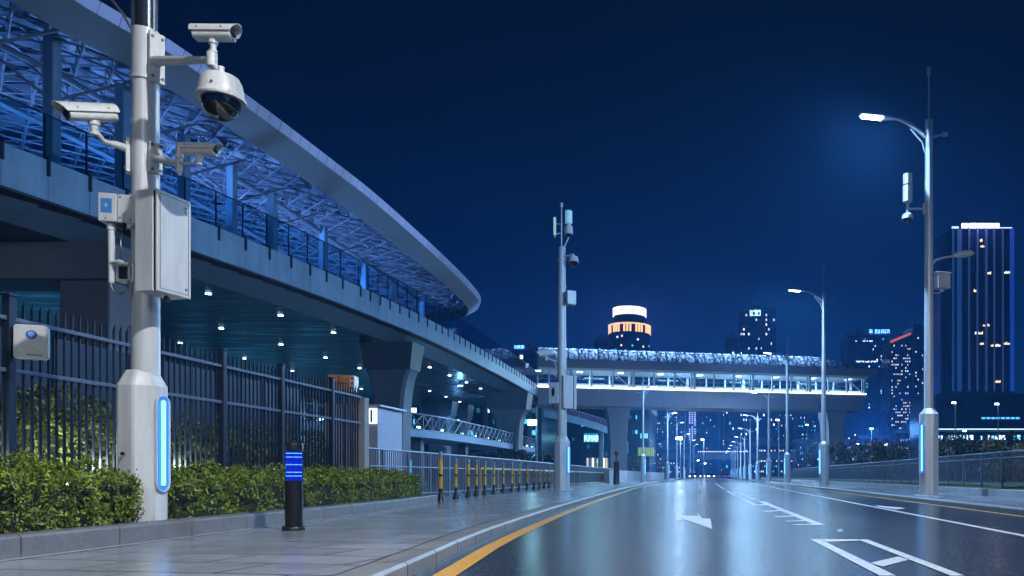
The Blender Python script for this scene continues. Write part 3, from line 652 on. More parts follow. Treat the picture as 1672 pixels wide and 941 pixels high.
    t = MB(); t.pipe([PT(180, 430, 8.34), PT(195, 427, 8.3), PT(206, 431, 8.3), PT(212, 428, 8.4)], .02, 8); t.tube(PT(211, 432, 8.34), PT(211, 480, 8.4), .014); t.build('bracket', M_cam, dd, smooth=True)
    t = MB(); t.pipe([PT(182, 462, 8.34)]+[PT(182+14+14*math.cos(R(180-a_)), 464+16*math.sin(R(a_)), 8.34) for a_ in range(15, 180, 20)]+[PT(210, 458, 8.36)], .011, 8)
    t.build('cable', M_steel, dd, smooth=True); t = MB(); t.pipe([PT(200, 377, 8.36), PT(197, 395, 8.33), PT(199, 425, 8.34)], .007, 6); t.build('cable', M_steel, dd, smooth=True)
    t = MB()
    for k in range(5):
        a = PT(198, 372, 8.34); t.pipe([a+Vector((.045*math.cos(u)*(1-.1*k), .02*math.sin(u*2+k), .05*math.sin(u+k*.6))) for u in np.linspace(0, 2*math.pi, 12)], .008, 6)
    t.build('cable_coil', M_dark, dd, smooth=True)
main_pole()

LAMPC = (.32, .60, 1.0)
def street_lamp(X, Y, top, side, label, power, lc=None, glow=0, head_z=None, spike=1.8, reach=1.27, zb=PL, extras=True, group=None, Rh=.31, rs=.15, face=None):
    """side=-1: arm reaches to -X"""
    r = thing('street_lamp', (X, Y, zb), label, 'street lamp', group)
    pole_base(r, X, Y, zb, Rh, zb+2.75, zb+2.95, face if face is not None else (R(212) if side < 0 else R(-32)), rs, zb+.75, zb+2.45, M_pole2)
    t = MB(); t.lathe([(rs*1.05, zb+2.9), (rs*.85, top), (.03, top+.01)], (X, Y, 0), 24); t.build('shaft', M_pole2, r, smooth=True)
    t = MB(); t.lathe([(.035, top), (.03, top+spike*.85), (.07, top+spike*.86), (.07, top+spike), (.001, top+spike)], (X, Y, 0), 10); t.build('aerial', M_pole2, r, smooth=True)
    zj = top-.55; hz = zj+.55
    pts = []
    for k in range(9):
        u = k/8; pts.append((X+side*(.1+(reach-.1)*u), Y, zj+.62*math.sin(u*math.pi*.5)))
    t = MB(); t.pipe(pts, [.085-.04*k/8 for k in range(9)], 10); t.pipe([(X+side*.13, Y, zj-.55), (X+side*.22, Y, zj-.2), (X+side*.62, Y, zj+.26)], .03, 8); t.build('arm', M_pole2, r, smooth=True)
    t = MB(); t.pipe([(X-side*.1, Y, zj-.02), (X-side*.5, Y, zj+.08)], [.06, .035], 8); t.box(min(X-side*.45, X-side*.62), max(X-side*.45, X-side*.62), Y-.07, Y+.07, zj+.02, zj+.14); t.build('rear_bracket', M_pole2, r)
    xe = X+side*reach; ze = zj+.62
    Mh = Matrix.Translation((xe, Y, ze)) @ Matrix.Rotation(0 if side > 0 else math.pi, 4, 'Z') @ Matrix.Rotation(R(-6), 4, 'Y')
    t = MB(); prof = [(-.1, .07), (.05, .11), (.35, .17), (.85, .17), (1.05, .12), (1.1, .03)]
    vs = [Mh @ Vector((x, s*w, z)) for x, w in prof for s, z in ((-1, -.03), (-.6, .06), (.6, .06), (1, -.03))]
    fs = [(i*4+k, i*4+k+1, i*4+k+5, i*4+k+4) for i in range(5) for k in range(3)]+[(i*4+3, i*4, i*4+4, i*4+7) for i in range(5)]+[(0, 1, 2, 3), (23, 22, 21, 20)]
    t.add(vs, fs); h = t.build('lamp_head', M_pole2, r, smooth=True)
    t = MB(); t.box(.3, 1.0, -.14, .14, -.06, -.032, Mh); t.build('lamp_lens', M_white_l, h)
    lo = lamp('lamp_light', 'AREA', Mh @ Vector((.65, 0, -.07)), power, lc or LAMPC, r, .7, .28, (0, R(12)*(-side), 0))
    if glow and Y > 90: lamp('lamp_glow', 'POINT', Mh @ Vector((.65, 0, -.16)), glow, lc or LAMPC, r, .12)
    elif glow: lamp('lamp_glow', 'SPOT', Mh @ Vector((.75, 0, -.10)), glow, lc or LAMPC, r, .1, rot=(0, R(24)*(-side), 0), spot=176).data.spot_blend = .06
    return r
# right-hand row
GR = 'street lamps along the right pavement'; hs = {0: 12.78, 1: 12.8, 2: 12.6, 3: 11.4, 4: 10.4, 5: 9.8}
rp = 1100
lamps_r = []
for i in range(-1, 12):
    Yp = 25.8+24.3*i; Xp = 7.3
    top = hs.get(max(i, 0), 9.4)
    if i == -1: lab = 'street lamp standing beside the camera on the right pavement'
    else: lab = f'{ORD[i]} street lamp from the camera on the right pavement'
    street_lamp(Xp, Yp, top, -1, lab, 5800 if i == -1 else ((2600 if i == 0 else 1800) if i < 7 else 1200), (.95, .98, 1) if i == -1 else None, (0 if i < 0 else (8200, 6500, 4200, 2200, 1600, 1200, 800)[i] if i < 7 else 0), group=GR)
GL = 'street lamps along the left pavement'
for i, (px, Yp, yt) in enumerate(((None, -8, 0), (1050, 80, 640), (1090, 122, 680), (1105, 160, 694), (1117, 200, 712), (1127, 240, 722), (1133, 285, 728))):
    if px is None: street_lamp(-3.6, Yp, 10, 1, 'street lamp on the left pavement behind the camera', 2600, (.95, .98, 1), group=GL)
    else: street_lamp(PX(px, Yp), Yp, PZ(yt, Yp)+.4, 1, f'{ORD[i-1]} of the street lamps lining the left side beyond the footbridge approach', 6500 if i < 4 else 2000, None, 2600 if i < 4 else 0, group=GL, spike=1.2, reach=.45, Rh=.25, rs=.11)
# extras on the first right pole
Y1 = 25.8; X1 = 7.3
def extras_right():
    sl = thing('side_lamp', tuple(PT(1527, 427, Y1)), 'unlit small side lamp on the right of the nearest right hand pole', 'side lamp')
    t = MB(); t.pipe([PT(1520, 434, Y1), PT(1527, 425, Y1), PT(1540, 421, Y1), PT(1562, 417.5, Y1)], [.06, .05, .035, .03], 10); t.build('arm', M_pole2, sl, smooth=True)
    t = MB(); t.pipe([PT(1558, 418, Y1), PT(1562, 417, Y1), PT(1575, 415, Y1), PT(1586, 413.5, Y1), PT(1591, 414, Y1)], [.05, .1, .12, .09, .02], 14); t.build('lamp_head', M_cam, sl, smooth=True)
    eb = thing('equipment_box', tuple(PT(1537, 470, Y1)), 'small grey finned box on the right side of the nearest right hand pole', 'equipment box')
    t = MB(); c = PT(1538, 459, Y1-.2)
    t.cbox(c, (.46, .3, .46), R(15)); t.cbox(c+Vector((0, 0, .25)), (.54, .36, .04), R(15)); t.cbox(c+Vector((0, 0, -.25)), (.5, .34, .03), R(15)); t.build('case', M_box, eb, bevel=.01)
    t = MB()
    for k in range(6): t.cbox(c+Vector((-.18+k*.07, -.165+(-.18+k*.07)*.26, 0)), (.02, .03, .42), R(15))
    t.build('fin', M_pole2, eb); t = MB(); t.tube(c+Vector((0, 0, -.26)), c+Vector((0, 0, -.36)), .06, n=12); t.tube(PT(1520, 455, Y1), PT(1530, 455, Y1-.1), .05); t.pipe([c+Vector((0, 0, -.34)), c+Vector((-.15, 0, -.42)), PT(1522, 478, Y1)], .02); t.build('bracket', M_pole2, eb, smooth=True)
    st = thing('antenna_camera', tuple(PT(1482, 345, Y1)), 'white cylindrical antenna over a dome camera left of the nearest right hand pole', 'antenna camera')
    t = MB(); c = PT(1482, 330, Y1); z = lambda py: PZ(py, Y1)
    for (a, b, rr) in ((285, 302, .155), (304, 330, .16)): t.lathe([(.01, z(b)), (rr, z(b)), (rr, z(a)), (.01, z(a))], (c.x, Y1, 0), 24)
    t.tube((c.x, Y1, z(332)), (c.x, Y1, z(350)), .05); t.build('antenna', M_cam, st, smooth=True, ang=40)
    t = MB(); t.tube((c.x-.05, Y1, z(341)), (X1-.12, Y1, z(341)), .035); t.cbox((X1-.17, Y1, z(341)), (.05, .16, .34)); t.build('arm', M_cam, st, smooth=True)
    k = .19; cc = (c.x-.02, Y1-.05, z(359))
    t = MB(); t.lathe([(.8*k, 0), (k, 0), (k, .1*k), (.9*k, .7*k), (.6*k, 1.0*k), (.1*k, 1.1*k)], cc, 24); t.build('dome_cap', M_cam, st, smooth=True)
    t = MB(); t.lathe([(.8*k, 0)]+[(.78*k*math.cos(R(a)), -.05*k-.78*k*math.sin(R(a))) for a in range(5, 90, 10)], cc, 24); t.build('bubble', M_lens, st, smooth=True)
extras_right()

def middle_pole():
    Y = 37.0; X = PX(917.5, Y); s = F/Y; z = lambda py: PZ(py, Y)
    r = thing('camera_pole', (X, Y, PL), 'slim white pole with antennas and cameras standing mid way along the paving', 'pole')
    pole_base(r, X, Y, PL, .36, z(722), z(712), R(-25), .21, z(775), z(728), M_pole)
    t = MB(); t.lathe([(.23, z(714)), (.17, z(404)), (.03, z(404)+.01)], (X, Y, 0), 28)
    for py in (470, 560, 425): t.lathe([(.17, z(py)), (.215, z(py)), (.215, z(py-2)), (.17, z(py-2))], (X, Y, 0), 28)
    t.build('shaft', M_pole, r, smooth=True)
    t = MB(); t.tube((X-.02, Y, z(404)), (X-.02, Y, z(338)), .04, .03); t.lathe([(.01, z(338)), (.075, z(338)), (.075, z(332)), (.01, z(332))], (X-.02, Y, 0), 12); t.build('aerial', M_pole, r, smooth=True)
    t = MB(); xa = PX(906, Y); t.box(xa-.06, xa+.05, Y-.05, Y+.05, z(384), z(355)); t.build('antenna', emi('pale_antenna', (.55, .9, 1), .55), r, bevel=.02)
    t = MB(); t.tube((xa, Y, z(384)), (xa, Y, z(388)), .04); t.tube((xa, Y, z(383)), (X, Y, z(380)), .025); t.tube((xa, Y, z(366)), (PX(918, Y), Y, z(366)), .02); t.build('antenna_arm', M_pole, r)
    at = thing('antenna_camera', (PX(929, Y), Y, z(385)), 'tall translucent antenna over a dome camera at the tip of the middle pole', 'antenna camera')
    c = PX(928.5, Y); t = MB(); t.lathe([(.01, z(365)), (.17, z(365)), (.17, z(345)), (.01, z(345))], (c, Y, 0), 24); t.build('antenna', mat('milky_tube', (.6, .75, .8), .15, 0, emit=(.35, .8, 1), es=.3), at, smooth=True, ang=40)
    t = MB(); t.lathe([(.01, z(383)), (.2, z(383)), (.21, z(378)), (.19, z(370)), (.1, z(369)), (.1, z(365))], (c, Y, 0), 24); t.tube((c, Y, z(388)), (X+.1, Y, z(404)), .03); t.build('cap', M_cam, at, smooth=True)
    t = MB(); t.lathe([(.15, z(383))]+[(.15*math.cos(R(a)), z(383)-.15*math.sin(R(a))) for a in range(5, 90, 10)], (c, Y, 0), 24); t.build('bubble', M_lens, at, smooth=True)
    dc = PT(936.5, 428, Y-.3); dome(dc, .255, 'small white dome camera on the short upper arm of the middle pole')
    t = MB(); t.tube((X+.15, Y-.1, z(420)), dc+Vector((0, 0, .36)), .05); t.build('arm', M_pole, r)
    eb = thing('equipment_box', (PX(931, Y), Y, z(498)), 'small white box high on the right of the middle pole', 'equipment box')
    t = MB(); c = PT(931, 487, Y-.15); t.cbox(c, (.46, .4, .66), R(35)); t.build('case', M_box, eb, bevel=.02); t = MB(); t.tube(c+Vector((0, 0, -.3)), c+Vector((.02, 0, -.45)), .05); t.pipe([c+Vector((.1, 0, -.33)), c+Vector((.06, 0, -.5)), c+Vector((-.2, 0, -.52))], .02); t.build('cable_gland', M_dark, eb)
    bl = PT(890, 577, Y-.3); bullet(bl, R(-160), R(-12), .78, 'white bullet camera on the left arm of the middle pole')
    t = MB(); t.pipe([(X-.18, Y, z(590)), bl+Vector((.35, .1, -.33)), bl+Vector((.0, 0, -.2))], .035, 8); t.tube((X-.2, Y, z(606)), bl+Vector((.4, .1, -.36)), .025); t.build('arm', M_pole, r, smooth=True)
    cb = thing('control_cabinet', (X+.3, Y, z(668)), 'grey cabinet on the right of the middle pole', 'cabinet')
    t = MB(); c = PT(920, 667, Y-.35); h = 54/s; Mx = Matrix.Translation(c) @ Matrix.Rotation(R(30), 4, 'Z'); t.box(.0, .5, .0, .45, 0, h, Mx); t.build('body', M_box, cb, bevel=.02)
    t = MB(); t.box(.5, .53, .0, .45, .02, h-.02, Mx); t.build('door_gap', M_dark, cb); t = MB(); t.box(.53, .66, -.01, .46, -.02, h+.02, Mx); t.build('door', M_box, cb, bevel=.02)
    jb = thing('junction_box', (X-.4, Y, z(660)), 'grey box with dark oval window on the left of the middle pole', 'junction box')
    t = MB(); c = PT(896, 659, Y-.2); h = 34/s; Mx = Matrix.Translation(c) @ Matrix.Rotation(R(-8), 4, 'Z'); t.box(0, .46, 0, .3, 0, h, Mx); t.build('body', M_box, jb, bevel=.02)
    t = MB(); t.prism([(.22+.08*math.cos(a), h*.55+.22*math.sin(a)) for a in np.linspace(0, 2*math.pi, 17)[:-1]], 0, .012, Mx @ Matrix.Rotation(R(90), 4, 'X')); t.build('window', M_dark, jb)
    t = MB(); t.pipe([c+Vector((.2, 0, 0)), c+Vector((.22, 0, -.25)), c+Vector((.4, .1, -.3)), c+Vector((.45, .2, -.05))], .025); t.build('cable', M_dark, jb, smooth=True); t = MB(); t.pipe([c+Vector((.2, .1, h)), c+Vector((.22, .1, h+.3)), c+Vector((.4, .1, h+.32)), c+Vector((.42, .1, h))], .025); t.build('cable', M_dark, jb, smooth=True)
middle_pole()

# ------------------------------------------------------------------ railings and yellow posts on the left
def railing(name, pts, z0, h, sp, bar, label, mid=None, mpost=None, bars_r=.011, base=0, mrail=None, psize=.03):
    """pts: list of (x,y); posts every sp metres, upright bars between"""
    r = thing(name, (pts[0][0], pts[0][1], z0), label, 'railing'); P = [Vector((x, y, 0)) for x, y in pts]
    d = [0]
    for a, b in zip(P[:-1], P[1:]): d.append(d[-1]+(b-a).length)
    def at(s):
        i = max(0, min(len(P)-2, int(np.searchsorted(d, s))-1)); u = (s-d[i])/max(1e-6, d[i+1]-d[i]); return P[i].lerp(P[i+1], u)
    n = max(1, int(d[-1]/sp)); mr = mrail or M_steel
    for i in range(n+1):
        p = at(i*sp); t = MB(); t.cbox((p.x, p.y, z0+h/2), (psize*2, psize*2, h)); t.build('railing_post', mpost or mr, r)
        if base: pass
    g = MB(); b = MB()
    for i in range(n):
        p, q = at(i*sp), at((i+1)*sp)
        for zz, rr in ((z0+h, .03), (z0+h*.86 if mid is None else z0+mid, .02), (z0+.12, .02)):
            g.tube((p.x, p.y, zz), (q.x, q.y, zz), rr, n=6)
        k = int(sp/bar)
        for j in range(1, k):
            w = p.lerp(q, j/k); b.box(w.x-bars_r, w.x+bars_r, w.y-bars_r, w.y+bars_r, z0+.12, z0+h)
    g.build('rail', mr, r); b.build('bar_infill', mr, r)
    return r
M_railp = mat('railing_grey', (.20, .24, .30), .4, .5, var=.1)
rear = smooth_path([(19.7, -9.25), (30, -9.3), (45, -9.6), (66, -10.3), (100, -11.3)], 2)
railing('metal_railing', [(x, y) for y, x in rear if y < 92], PL, 1.42, 1.8, .15, 'grey upright bar railing behind the yellow posts on the left paving', mid=.95, mrail=M_railp, bars_r=.012)
# banded uprights
def safety_post(x, y, label, h=1.15, r_=.055, group='yellow and black safety posts on the left paving'):
    r = thing('safety_post', (x, y, PL), label, 'safety post', group)
    t = MB(); t.lathe([(.11, 0), (.09, .06), (r_*1.1, .2), (r_, .22), (r_, .34)], (x, y, PL), 14); t.build('base', M_blk, r, smooth=True)
    t = MB(); t.lathe([(r_, .34), (r_, h*.86)], (x, y, PL), 14); yb = t.build('yellow_sleeve', M_yel, r, smooth=True)
    t = MB(); t.lathe([(r_*1.03, .66), (r_*1.03, .72)], (x, y, PL), 14); t.build('black_band', M_blk, yb, smooth=True)
    t = MB(); t.lathe([(r_, h*.86), (r_, h*.97), (r_*.6, h), (.001, h)], (x, y, PL), 14); t.build('cap', M_railp, r, smooth=True)
yp = [(719.6, 819), (744.6, 815), (764.8, 812.2), (778, 810), (792, 808.3), (806.5, 806.3), (822, 804.3), (836, 802.7), (848, 801.5), (861, 800.2), (872, 799), (881, 798), (889, 797.2), (897, 796.4)]
for i, (a, b) in enumerate(yp):
    x, y = G(a, b, PL); safety_post(x, y, f'{ORD[i]} yellow banded post from the hedge end', h=1.2 if i else 1.32, r_=.04 if i else .05)
rp_ = smooth_path([(20.3, -9.02), (30, -9.07), (45, -9.36), (66, -10.05), (92, -11)], 1.0)
yb = thing('yellow_barrier', (-9.05, 20.3, PL), 'low yellow barrier strip in front of the grey railing', 'barrier')
for i in range(9, 70, 3):
    if i < len(rp_):
        y_, x_ = rp_[i]; t = MB(); t.tube((x_, y_, PL), (x_, y_, PL+1.0), .022, n=8); o = t.build('upright', M_yel, yb)
t = MB(); 
for a, b in zip(rp_[9:-1], rp_[10:]): t.tube((a[1], a[0], PL+.98), (b[1], b[0], PL+.98), .022, n=6)
t.build('rail', M_yel, yb)
# dark round pillar with finial
Y = 62; X = PX(1006.5, Y); pb = thing('dark_pillar', (X, Y, PL), 'dark stone pillar with brown finial beside the footbridge pier', 'pillar')
t = MB(); t.lathe([(.28, PL), (.25, PL+.2), (.22, 1.75), (.25, 1.8), (.25, 1.95), (.1, 2.0)], (X, Y, 0), 16); t.build('shaft', mat('dark_stone', (.06, .06, .07), .4), pb, smooth=True)
t = MB(); t.lathe([(.09, 2.0), (.07, 2.4), (.18, 2.55), (.2, 2.7), (.1, 2.8), (.01, 2.85)], (X, Y, 0), 14); t.build('finial', mat('brown_metal', (.25, .16, .1), .45, .5), pb, smooth=True)
# low wall on the left beyond the pillar
g = MB(); g.box(-9.9, -9.4, 70, 150, PL, 1.35); tag(g.build('parapet_wall', M_conc), 'low grey wall along the left pavement below the footbridge', 'wall')
# right low wall + railing
g = MB()
for k in range(60): g.box(9.2, 9.45, -5+k*2.5+.005, -2.5+k*2.5-.005, .0, .36)
tag(g.build('low_wall', M_conc, bevel=.01), 'low concrete wall edging the right pavement', 'wall')
railing('metal_railing', [(9.85, 4), (9.85, 60), (9.9, 98)], .4, 1.2, 2.0, .14, 'dark metal railing on the bank along the right pavement', mid=1.0, mrail=mat('railing_dark', (.07, .10, .15), .4, .5), bars_r=.010)

# ------------------------------------------------------------------ overpass
DE = smooth_path([(-25, -42.5), (-8, -37), (10, -31), (20, -27.9), (28, -26), (35.9, -24.6), (42.7, -23.5), (49.5, -22.75), (61.2, -22.1), (77.8, -22.35), (92, -22.9), (108, -23.8)], 1.4)
def de(y): return interp(DE, y)
ZT, ZF, ZS = 13.0, 11.44, 10.6
ov = thing('elevated_road', (-26, 28, 0), 'long curved elevated deck with pale panelled edge and glass railing on the left', 'elevated road')
M_fascia = mat('fascia_panel', (.30, .46, .62), .5, .1, var=.24, vscale=1.3, rvar=.1, stretch=(1, 1, .3))
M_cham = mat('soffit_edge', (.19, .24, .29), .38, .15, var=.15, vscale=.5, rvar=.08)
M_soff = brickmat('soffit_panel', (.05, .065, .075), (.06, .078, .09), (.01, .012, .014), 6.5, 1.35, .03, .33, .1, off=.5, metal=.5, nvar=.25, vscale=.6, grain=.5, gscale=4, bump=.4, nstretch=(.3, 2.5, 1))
fa = MB(); ch = MB()
for i in range(len(DE)-1):
    (y0, x0), (y1, x1) = DE[i], DE[i+1]
    a = .012/max(.1, y1-y0); xa, ya = x0+(x1-x0)*a, y0+.012; xb, yb_ = x1-(x1-x0)*a, y1-.012
    fa.add([(xa, ya, ZF), (xb, yb_, ZF), (xb, yb_, ZT), (xa, ya, ZT), (xa-.3, ya, ZF), (xb-.3, yb_, ZF), (xb-.3, yb_, ZT), (xa-.3, ya, ZT)], [(0, 1, 2, 3), (7, 6, 5, 4), (0, 3, 7, 4), (1, 5, 6, 2), (3, 2, 6, 7), (0, 4, 5, 1)])
    ch.add([(x0-.06, y0+.01, ZF-.06), (x1-.06, y1-.01, ZF-.06), (x1-1.6, y1-.01, ZS), (x0-1.6, y0+.01, ZS)], [(0, 1, 2, 3)])
    ch.add([(x0-.06, y0+.01, ZF-.06), (x1-.06, y1-.01, ZF-.06), (x1-.06, y1-.01, ZF-.002), (x0-.06, y0+.01, ZF-.002)], [(0, 1, 2, 3)])
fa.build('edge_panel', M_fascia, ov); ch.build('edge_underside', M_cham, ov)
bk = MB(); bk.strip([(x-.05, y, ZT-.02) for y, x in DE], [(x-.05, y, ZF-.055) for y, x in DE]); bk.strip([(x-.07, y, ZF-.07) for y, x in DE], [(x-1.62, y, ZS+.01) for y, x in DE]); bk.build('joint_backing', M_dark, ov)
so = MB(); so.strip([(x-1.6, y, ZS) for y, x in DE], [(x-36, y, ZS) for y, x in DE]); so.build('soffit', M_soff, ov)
dk = MB(); dk.strip([(x-.3, y, ZT-.05) for y, x in DE], [(x-36, y, ZT-.05) for y, x in DE])
y1, x1 = DE[-1]; dk.add([(x1-.05, y1, ZT-.05), (x1-36, y1, ZT-.05), (x1-36, y1, ZS), (x1-1.6, y1, ZS), (x1-.05, y1, ZF)], [(0, 1, 2, 3, 4)])
dk.build('deck', M_conc, ov)
gp = MB(); gp.strip([(x-.1, y, ZT+.03) for y, x in DE], [(x-.1, y, ZT+1.75) for y, x in DE]); gp.build('glass_railing', M_gl_rail, ov)
hr = MB()
for a, b in zip(DE[:-1], DE[1:]): hr.tube((a[1]-.1, a[0], ZT+1.78), (b[1]-.1, b[0], ZT+1.78), .035, n=6)
hr.build('handrail', M_fence, ov)
for i, (y, x) in enumerate(DE):
    if 14 < y < 108:
        t = MB(); t.box(x-.09, x+.07, y-.05, y+.05, ZT-.62, ZT+.1); t.box(x-.16, x-.11, y-.03, y+.03, ZT+.0, ZT+1.76); t.build('railing_bracket', M_fence, ov)
# downlights
dl = []
for row, (dx, sp, off) in enumerate(((3.4, 5.6, 0), (10, 6.3, 2), (17, 7.5, 4))):
    y = 30+off
    while y < 106:
        dl.append((de(y)-dx, y, row)); y += sp
M_dl = emi('downlight_glow', (.6, .85, 1), 30)
for k, (x, y, row) in enumerate(dl):
    t = MB(); t.lathe([(.01, ZS-.03), (.14, ZS-.03), (.14, ZS+.05)], (x, y, 0), 14); t.build('downlight', M_dl, ov)
    if k % 3 == 0 and y > 52: lamp('downlight_lamp', 'SPOT', (x, y, ZS-.1), 260, (.25, .65, 1), ov, .15, spot=140)
# piers
def pier(x, y, w, label, zt=ZS, zc=8.6, flare=.6, capw=2.3, d=1.0):
    r = thing('deck_pier', (x, y, PL), label, 'pier')
    t = MB(); prof = [(PL, w/2), (zc-4.2, w/2), (zc-2.8, w/2*1.05), (zc-1.5, w/2*1.16), (zc-.6, w/2*1.34), (zc, w/2+flare)]
    c = .22; rings = []
    vs = []
    for z, h in prof:
        e = w/2*.9
        for sx_, sy_ in ((h-c, -e), (h, -e+c), (h, e-c), (h-c, e), (-h+c, e), (-h, e-c), (-h, -e+c), (-h+c, -e)): vs.append((x+sx_, y+sy_, z))
    fs = [(i*8+k, i*8+(k+1) % 8, (i+1)*8+(k+1) % 8, (i+1)*8+k) for i in range(len(prof)-1) for k in range(8)]
    t.add(vs, fs+[tuple(range(len(vs)-8, len(vs)))]); t.build('shaft', M_pier, r, smooth=True, ang=25)
    t = MB(); h0, h1 = w/2+flare+.03, w/2+flare+.3; e = w/2*.9
    t.add([(x-h0, y-e-.03, zc+.03), (x+h0, y-e-.03, zc+.03), (x+h0, y+e, zc+.03), (x-h0, y+e, zc+.03), (x-h1, y-e-.2, zt-.01), (x+h1, y-e-.2, zt-.01), (x+h1, y+e+.2, zt-.01), (x-h1, y+e+.2, zt-.01)], [(0, 1, 5, 4), (1, 2, 6, 5), (2, 3, 7, 6), (3, 0, 4, 7), (3, 2, 1, 0)])
    t.build('pier_cap', mat('cap_concrete', (.06, .07, .09), .5, 0, var=.2), r)
    return r
p1 = thing('deck_pier', (-26.2, 33, PL), 'brown grey pier with a wide crossbeam behind the picket fence', 'pier')
t = MB(); t.box(-27.3, -25.2, 32, 34, PL, 9.0); t.build('shaft', mat('pier_brown', (.20, .18, .19), .6, 0, var=.2, vscale=.5), p1, bevel=.08)
t = MB(); t.box(-58, -25.1, 31.9, 34.1, 9.0, ZS-.01); t.build('crossbeam', MATS['pier_brown'], p1, bevel=.05)
t = MB(); t.box(-44, -42, 32, 34, PL, 8.99); t.build('shaft', MATS['pier_brown'], p1)
pier(PX(641, 57), 57, 2.1, 'large flared concrete pier under the middle of the curved deck')
pier(PX(832, 91), 91, 2.6, 'flared concrete pier near the far end of the curved deck', flare=.9)
pier(PX(718, 101), 101, 2.4, 'faint inner pier left of the far flared pier')
pier(PX(779, 112)-1, 106, 2.4, 'faint inner pier just left of the far end pier')

def edge_glow():  # uneven emission stands in for light falling on the rim edge
    m = brickmat('glow_edge_panel', (.5, .55, .7), (.6, .62, .75), (.2, .2, .3), 50, .9, .03, .4, .1, off=0, nvar=.5, vscale=.12)
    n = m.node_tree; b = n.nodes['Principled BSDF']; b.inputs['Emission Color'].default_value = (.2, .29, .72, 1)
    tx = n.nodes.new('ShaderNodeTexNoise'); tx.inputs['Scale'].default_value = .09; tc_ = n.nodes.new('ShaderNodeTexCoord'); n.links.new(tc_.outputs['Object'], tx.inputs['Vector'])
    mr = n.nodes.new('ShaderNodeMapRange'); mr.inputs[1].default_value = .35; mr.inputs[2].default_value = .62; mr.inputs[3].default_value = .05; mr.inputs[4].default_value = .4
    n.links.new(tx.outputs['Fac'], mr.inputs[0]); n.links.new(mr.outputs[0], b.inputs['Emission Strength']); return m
# canopy over the deck
cn = thing('station_canopy', (-27, 45, ZT), 'sweeping canopy with pale curved rim and steel lattice over the elevated deck', 'canopy')
RIM0 = [(5, -30.5, 21.8), (18, -28.2, 21.3), (32, -26, 20.7), (35.2, -25, 20.7), (40.3, -24, 20.3), (46.7, -23.5, 20.15), (53.7, -23.15, 20.0), (64.8, -23.0, 19.5), (72, -23.1, 19.15), (78, -23.6, 18.85), (82, -25.3, 18.7), (84.3, -28, 18.65), (85.5, -32, 18.7), (86, -38, 19), (86, -48, 19.5)]
RM = smooth_path(RIM0, 1.2)
ro = []
for i, (y, x, z) in enumerate(RM):
    a = RM[max(0, i-1)]; b = RM[min(len(RM)-1, i+1)]; t_ = Vector((b[1]-a[1], b[0]-a[0], 0)).normalized(); nn = Vector((-t_.y, t_.x, 0))
    ro.append((Vector((x, y, z)), nn))
wd = lambda p: 1.75 if p.y < 55 else max(1.25, 1.75-(p.y-55)*.022)
m1 = MB(); n_ = len(ro)
top_in = [p+n*.7+Vector((0, 0, .45)) for p, n in ro]; top = [p+Vector((0, 0, .18)) for p, n in ro]; bot = [p+n*.16+Vector((0, 0, -.36)) for p, n in ro]; inn = [p+n*wd(p)+Vector((0, 0, -1.02)) for p, n in ro]
M_rimT = brickmat('rim_top_panel', (.55, .58, .66), (.62, .64, .70), (.2, .2, .24), 50, .9, .03, .35, .06, off=0, nvar=.15, metal=.2, vscale=1.5)
M_rimS = mat('rim_soffit_panel', (.48, .48, .50), .42, .1, var=.08, vscale=.6, rvar=.05)
m1.strip(top_in, top); m1.strip(top, bot); m1.build('rim_edge', M_rimT, cn, smooth=True)
m2 = MB(); m2.strip(bot, inn); m2.build('rim_underside', M_rimS, cn, smooth=True)
m3 = MB(); m3.strip(inn, [p+Vector((0, 0, .9)) for p in inn]); m3.strip([p+Vector((0, 0, .9)) for p in inn], top_in); m3.build('rim_back', M_cham, cn)
# lattice
def cz(x, y):  # underside height of the canopy at a plan point
    ex = float(np.interp(y, [r[0] for r in RM[:70]], [r[2] for r in RM[:70]])); dx = max(0, -22-x)
    return ex-1.1+1.2*math.sin(min(1, dx/30)*math.pi*.9)
def inside(x, y): return y < 84.5 and x < float(np.interp(y, [r[0] for r in RM if r[0] < 82], [r[1] for r in RM if r[0] < 82]))-1.15-(max(0, y-80))**2*.28
la = MB(); lb = MB()
ST = 1.75
for yy in np.arange(6, 86, ST):
    for k in range(22):
        x0 = -22.5-k*ST; y0 = yy
        for (dx, dy, rr) in ((-ST, ST, .05), (-ST, -ST, .05), (-ST, 0, .04)):
            a = (x0, y0); b = (x0+dx, y0+dy)
            if inside(*a) and inside(*b): la.tube((a[0], a[1], cz(*a)), (b[0], b[1], cz(*b)), rr, n=5, cap=False)
        a = (x0-ST/2, y0+ST/2)
        for (dx, dy) in ((-ST, 0), (0, ST)):
            b = (a[0]+dx, a[1]+dy)
            if inside(*a) and inside(*b): lb.tube((a[0], a[1], cz(*a)+1.1), (b[0], b[1], cz(*b)+1.1), .045, n=5, cap=False)
        for (dx, dy) in ((ST/2, -ST/2), (-ST/2, ST/2)):
            b = (a[0]+dx, a[1]+dy)
            if inside(*a) and inside(*b): lb.tube((a[0], a[1], cz(*a)+1.1), (b[0], b[1], cz(*b)), .035, n=4, cap=False)
M_lat = mat('truss_steel', (.34, .37, .44), .3, .5)
la.build('lattice', M_lat, cn); lb.build('truss_web', M_lat, cn)
# main curved ribs
rb = MB()
for off_ in (5, 11, 18):
    pts = [(p+n*(wd(p)+off_)) for p, n in ro[:-14]]
    rb.pipe([(p.x, p.y, cz(p.x, p.y)-.25) for p in pts[::2]], .16, 7)
rb.build('main_rib', M_lat, cn, smooth=True)
